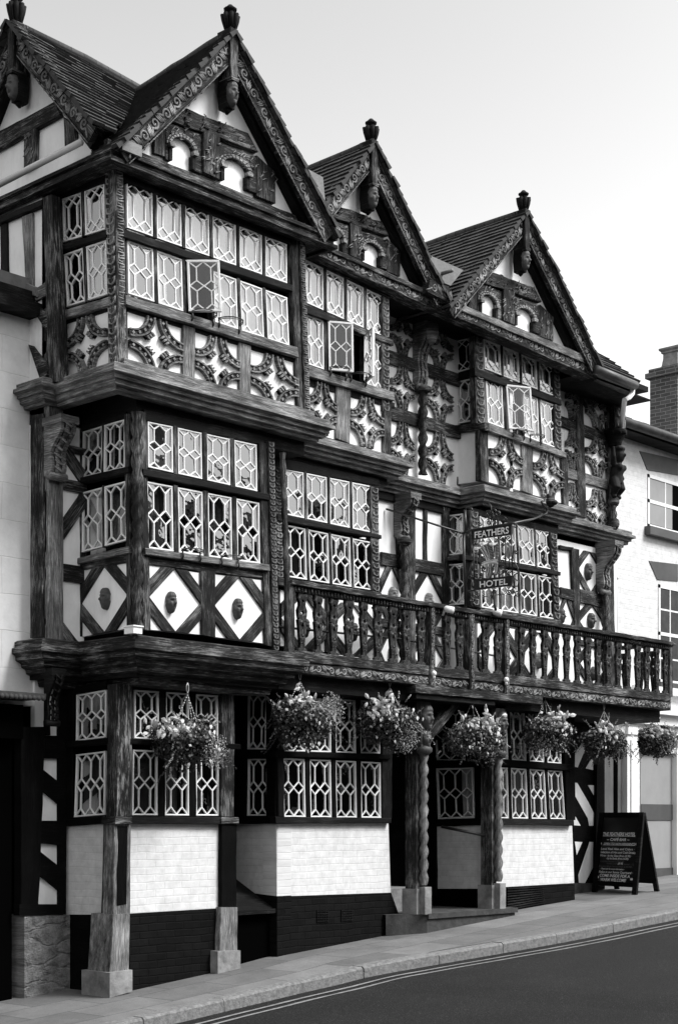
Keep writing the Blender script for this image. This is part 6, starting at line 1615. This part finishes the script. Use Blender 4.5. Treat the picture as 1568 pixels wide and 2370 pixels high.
b.face(sidept); b.build('side_web', 'void', board)
LNS = [(1515, 44, 'THE FEATHERS HOTEL', 400, 772, 1), (1578, 34, '~ CAFÉ·BAR ~', 445, 705, 1), (1628, 26, 'OPEN TO NON-RESIDENTS', 410, 766, 1), (1688, 28, '· Local Real Ales and Ciders ·', 358, 762, 1), (1728, 28, '· Selection of Hot and Cold Drinks ·', 355, 790, 1),
       (1768, 25, '· Wines - by the Glass (from £3.95) ·', 352, 730, 1), (1800, 25, '- by the Bottle (from £16.95)', 435, 692, 1), (1835, 20, 'Lunches Served 12.00-2.30', 370, 640, 0), (1860, 20, 'Sunday Lunch', 440, 560, 0), (1858, 26, '£9.95', 570, 628, 1), (1862, 20, 'Served - 12.30', 636, 778, 0),
       (1893, 20, 'Evening Meals Served from 6.30 PM -', 352, 742, 0), (1923, 20, '- Please ask for more information -', 366, 648, 1), (1960, 28, '· Relax in our Sunny Courtyard ·', 335, 740, 1), (2002, 36, 'COME INSIDE FOR A', 358, 706, 1), (2050, 38, 'WARM WELCOME!', 366, 664, 1)]
def uvO(x, y):
    v = (2205 - y) / (2205 - 1260); xl_ = 268 + (365 - 268) * v; xr_ = 785 + (872 - 785) * v
    return ((x - xl_) / (xr_ - xl_), v)
b = MB(); bf = MB()
for (y, h, s_, x0, x1, br) in LNS:
    a = uvO(x0, y + h / 2); c = uvO(x1, y + h / 2); t_ = uvO(x0, y - h / 2)
    text_mesh(b if br else bf, s_, lambda u, v: bd(a[0] + (c[0] - a[0]) * u, a[1] + (t_[1] - a[1]) * v, .009), (-.05, .72), bold=.022 if h > 30 else .01, shear=.15)
for (y, x0, x1) in ((1540, 400, 772), (1645, 398, 768)):
    a = uvO(x0, y); c = uvO(x1, y); b.face([bd(a[0], a[1], .009), bd(c[0], c[1], .009), bd(c[0], c[1] + .004, .009), bd(a[0], a[1] + .004, .009)])
for (x, y) in ((372, 1628), (787, 1628), (335, 2025), (728, 2032)):
    a = uvO(x, y)
    for k in range(6):
        an = k * math.pi / 6; dx_, dy_ = .028 * math.cos(an), .018 * math.sin(an); w_ = .004
        b.face([bd(a[0] - dx_, a[1] - dy_ - w_, .009), bd(a[0] + dx_, a[1] + dy_ - w_, .009), bd(a[0] + dx_, a[1] + dy_ + w_, .009), bd(a[0] - dx_, a[1] - dy_ + w_, .009)])
b.build('chalk_writing', 'chalk', fb); bf.build('faint_chalk_writing', 'chalk_faint', fb)
# ================================================================= SKY, SUN, CAMERA
W_ = bpy.data.worlds.new('World'); bpy.context.scene.world = W_; W_.use_nodes = True; nt = W_.node_tree; nt.nodes.clear()
SUN_EL, SUN_AZ = math.radians(48), math.radians(-28)          # azimuth from -y (street side) towards +x
sk = nt.nodes.new('ShaderNodeTexSky'); sk.sky_type = 'NISHITA'; sk.sun_disc = False; sk.sun_elevation = SUN_EL
sdir = Vector((math.sin(-SUN_AZ) * math.cos(SUN_EL), -math.cos(SUN_AZ) * math.cos(SUN_EL), math.sin(SUN_EL)))
sk.sun_rotation = math.atan2(sdir.x, sdir.y); sk.dust_density = 4.; sk.air_density = 1.; sk.ozone_density = 1.
bw = nt.nodes.new('ShaderNodeRGBToBW'); nt.links.new(sk.outputs[0], bw.inputs[0])
bg = nt.nodes.new('ShaderNodeBackground'); bg.inputs['Strength'].default_value = .105
mn = nt.nodes.new('ShaderNodeMath'); mn.operation = 'MINIMUM'; mn.inputs[1].default_value = 3.6
pw_ = nt.nodes.new('ShaderNodeMath'); pw_.operation = 'POWER'; pw_.inputs[1].default_value = 1.7; nt.links.new(bw.outputs[0], pw_.inputs[0])
ps_ = nt.nodes.new('ShaderNodeMath'); ps_.operation = 'MULTIPLY'; ps_.inputs[1].default_value = .52; nt.links.new(pw_.outputs[0], ps_.inputs[0]); nt.links.new(ps_.outputs[0], mn.inputs[0])
nt.links.new(mn.outputs[0], bg.inputs['Color'])
wo = nt.nodes.new('ShaderNodeOutputWorld'); nt.links.new(bg.outputs[0], wo.inputs[0])
sl = bpy.data.lights.new('sun', 'SUN'); sl.energy = 1.05; sl.angle = math.radians(22); sl.color = (1, 1, 1)
so = bpy.data.objects.new('sun', sl); COL.objects.link(so); so.rotation_euler = sdir.to_track_quat('Z', 'Y').to_euler()
cam = bpy.data.cameras.new('camera'); co = bpy.data.objects.new('camera', cam); COL.objects.link(co)
cam.sensor_fit = 'HORIZONTAL'; cam.sensor_width = 36; cam.lens = 36 * F / 1568; cam.shift_y = (HZ - 1185.) / 1568; cam.clip_end = 500; cam.clip_start = .1
co.location = CAM; f = Vector((FW[0], FW[1], 0)); co.rotation_euler = (-f).to_track_quat('Z', 'Y').to_euler()
sc = bpy.context.scene; sc.camera = co
sc.view_settings.view_transform = 'Standard'; sc.view_settings.look = 'None'; sc.view_settings.exposure = 2.25; sc.view_settings.gamma = 1
sc.cycles.max_bounces = 6; sc.cycles.transparent_max_bounces = 12; sc.cycles.diffuse_bounces = 3; sc.cycles.glossy_bounces = 3
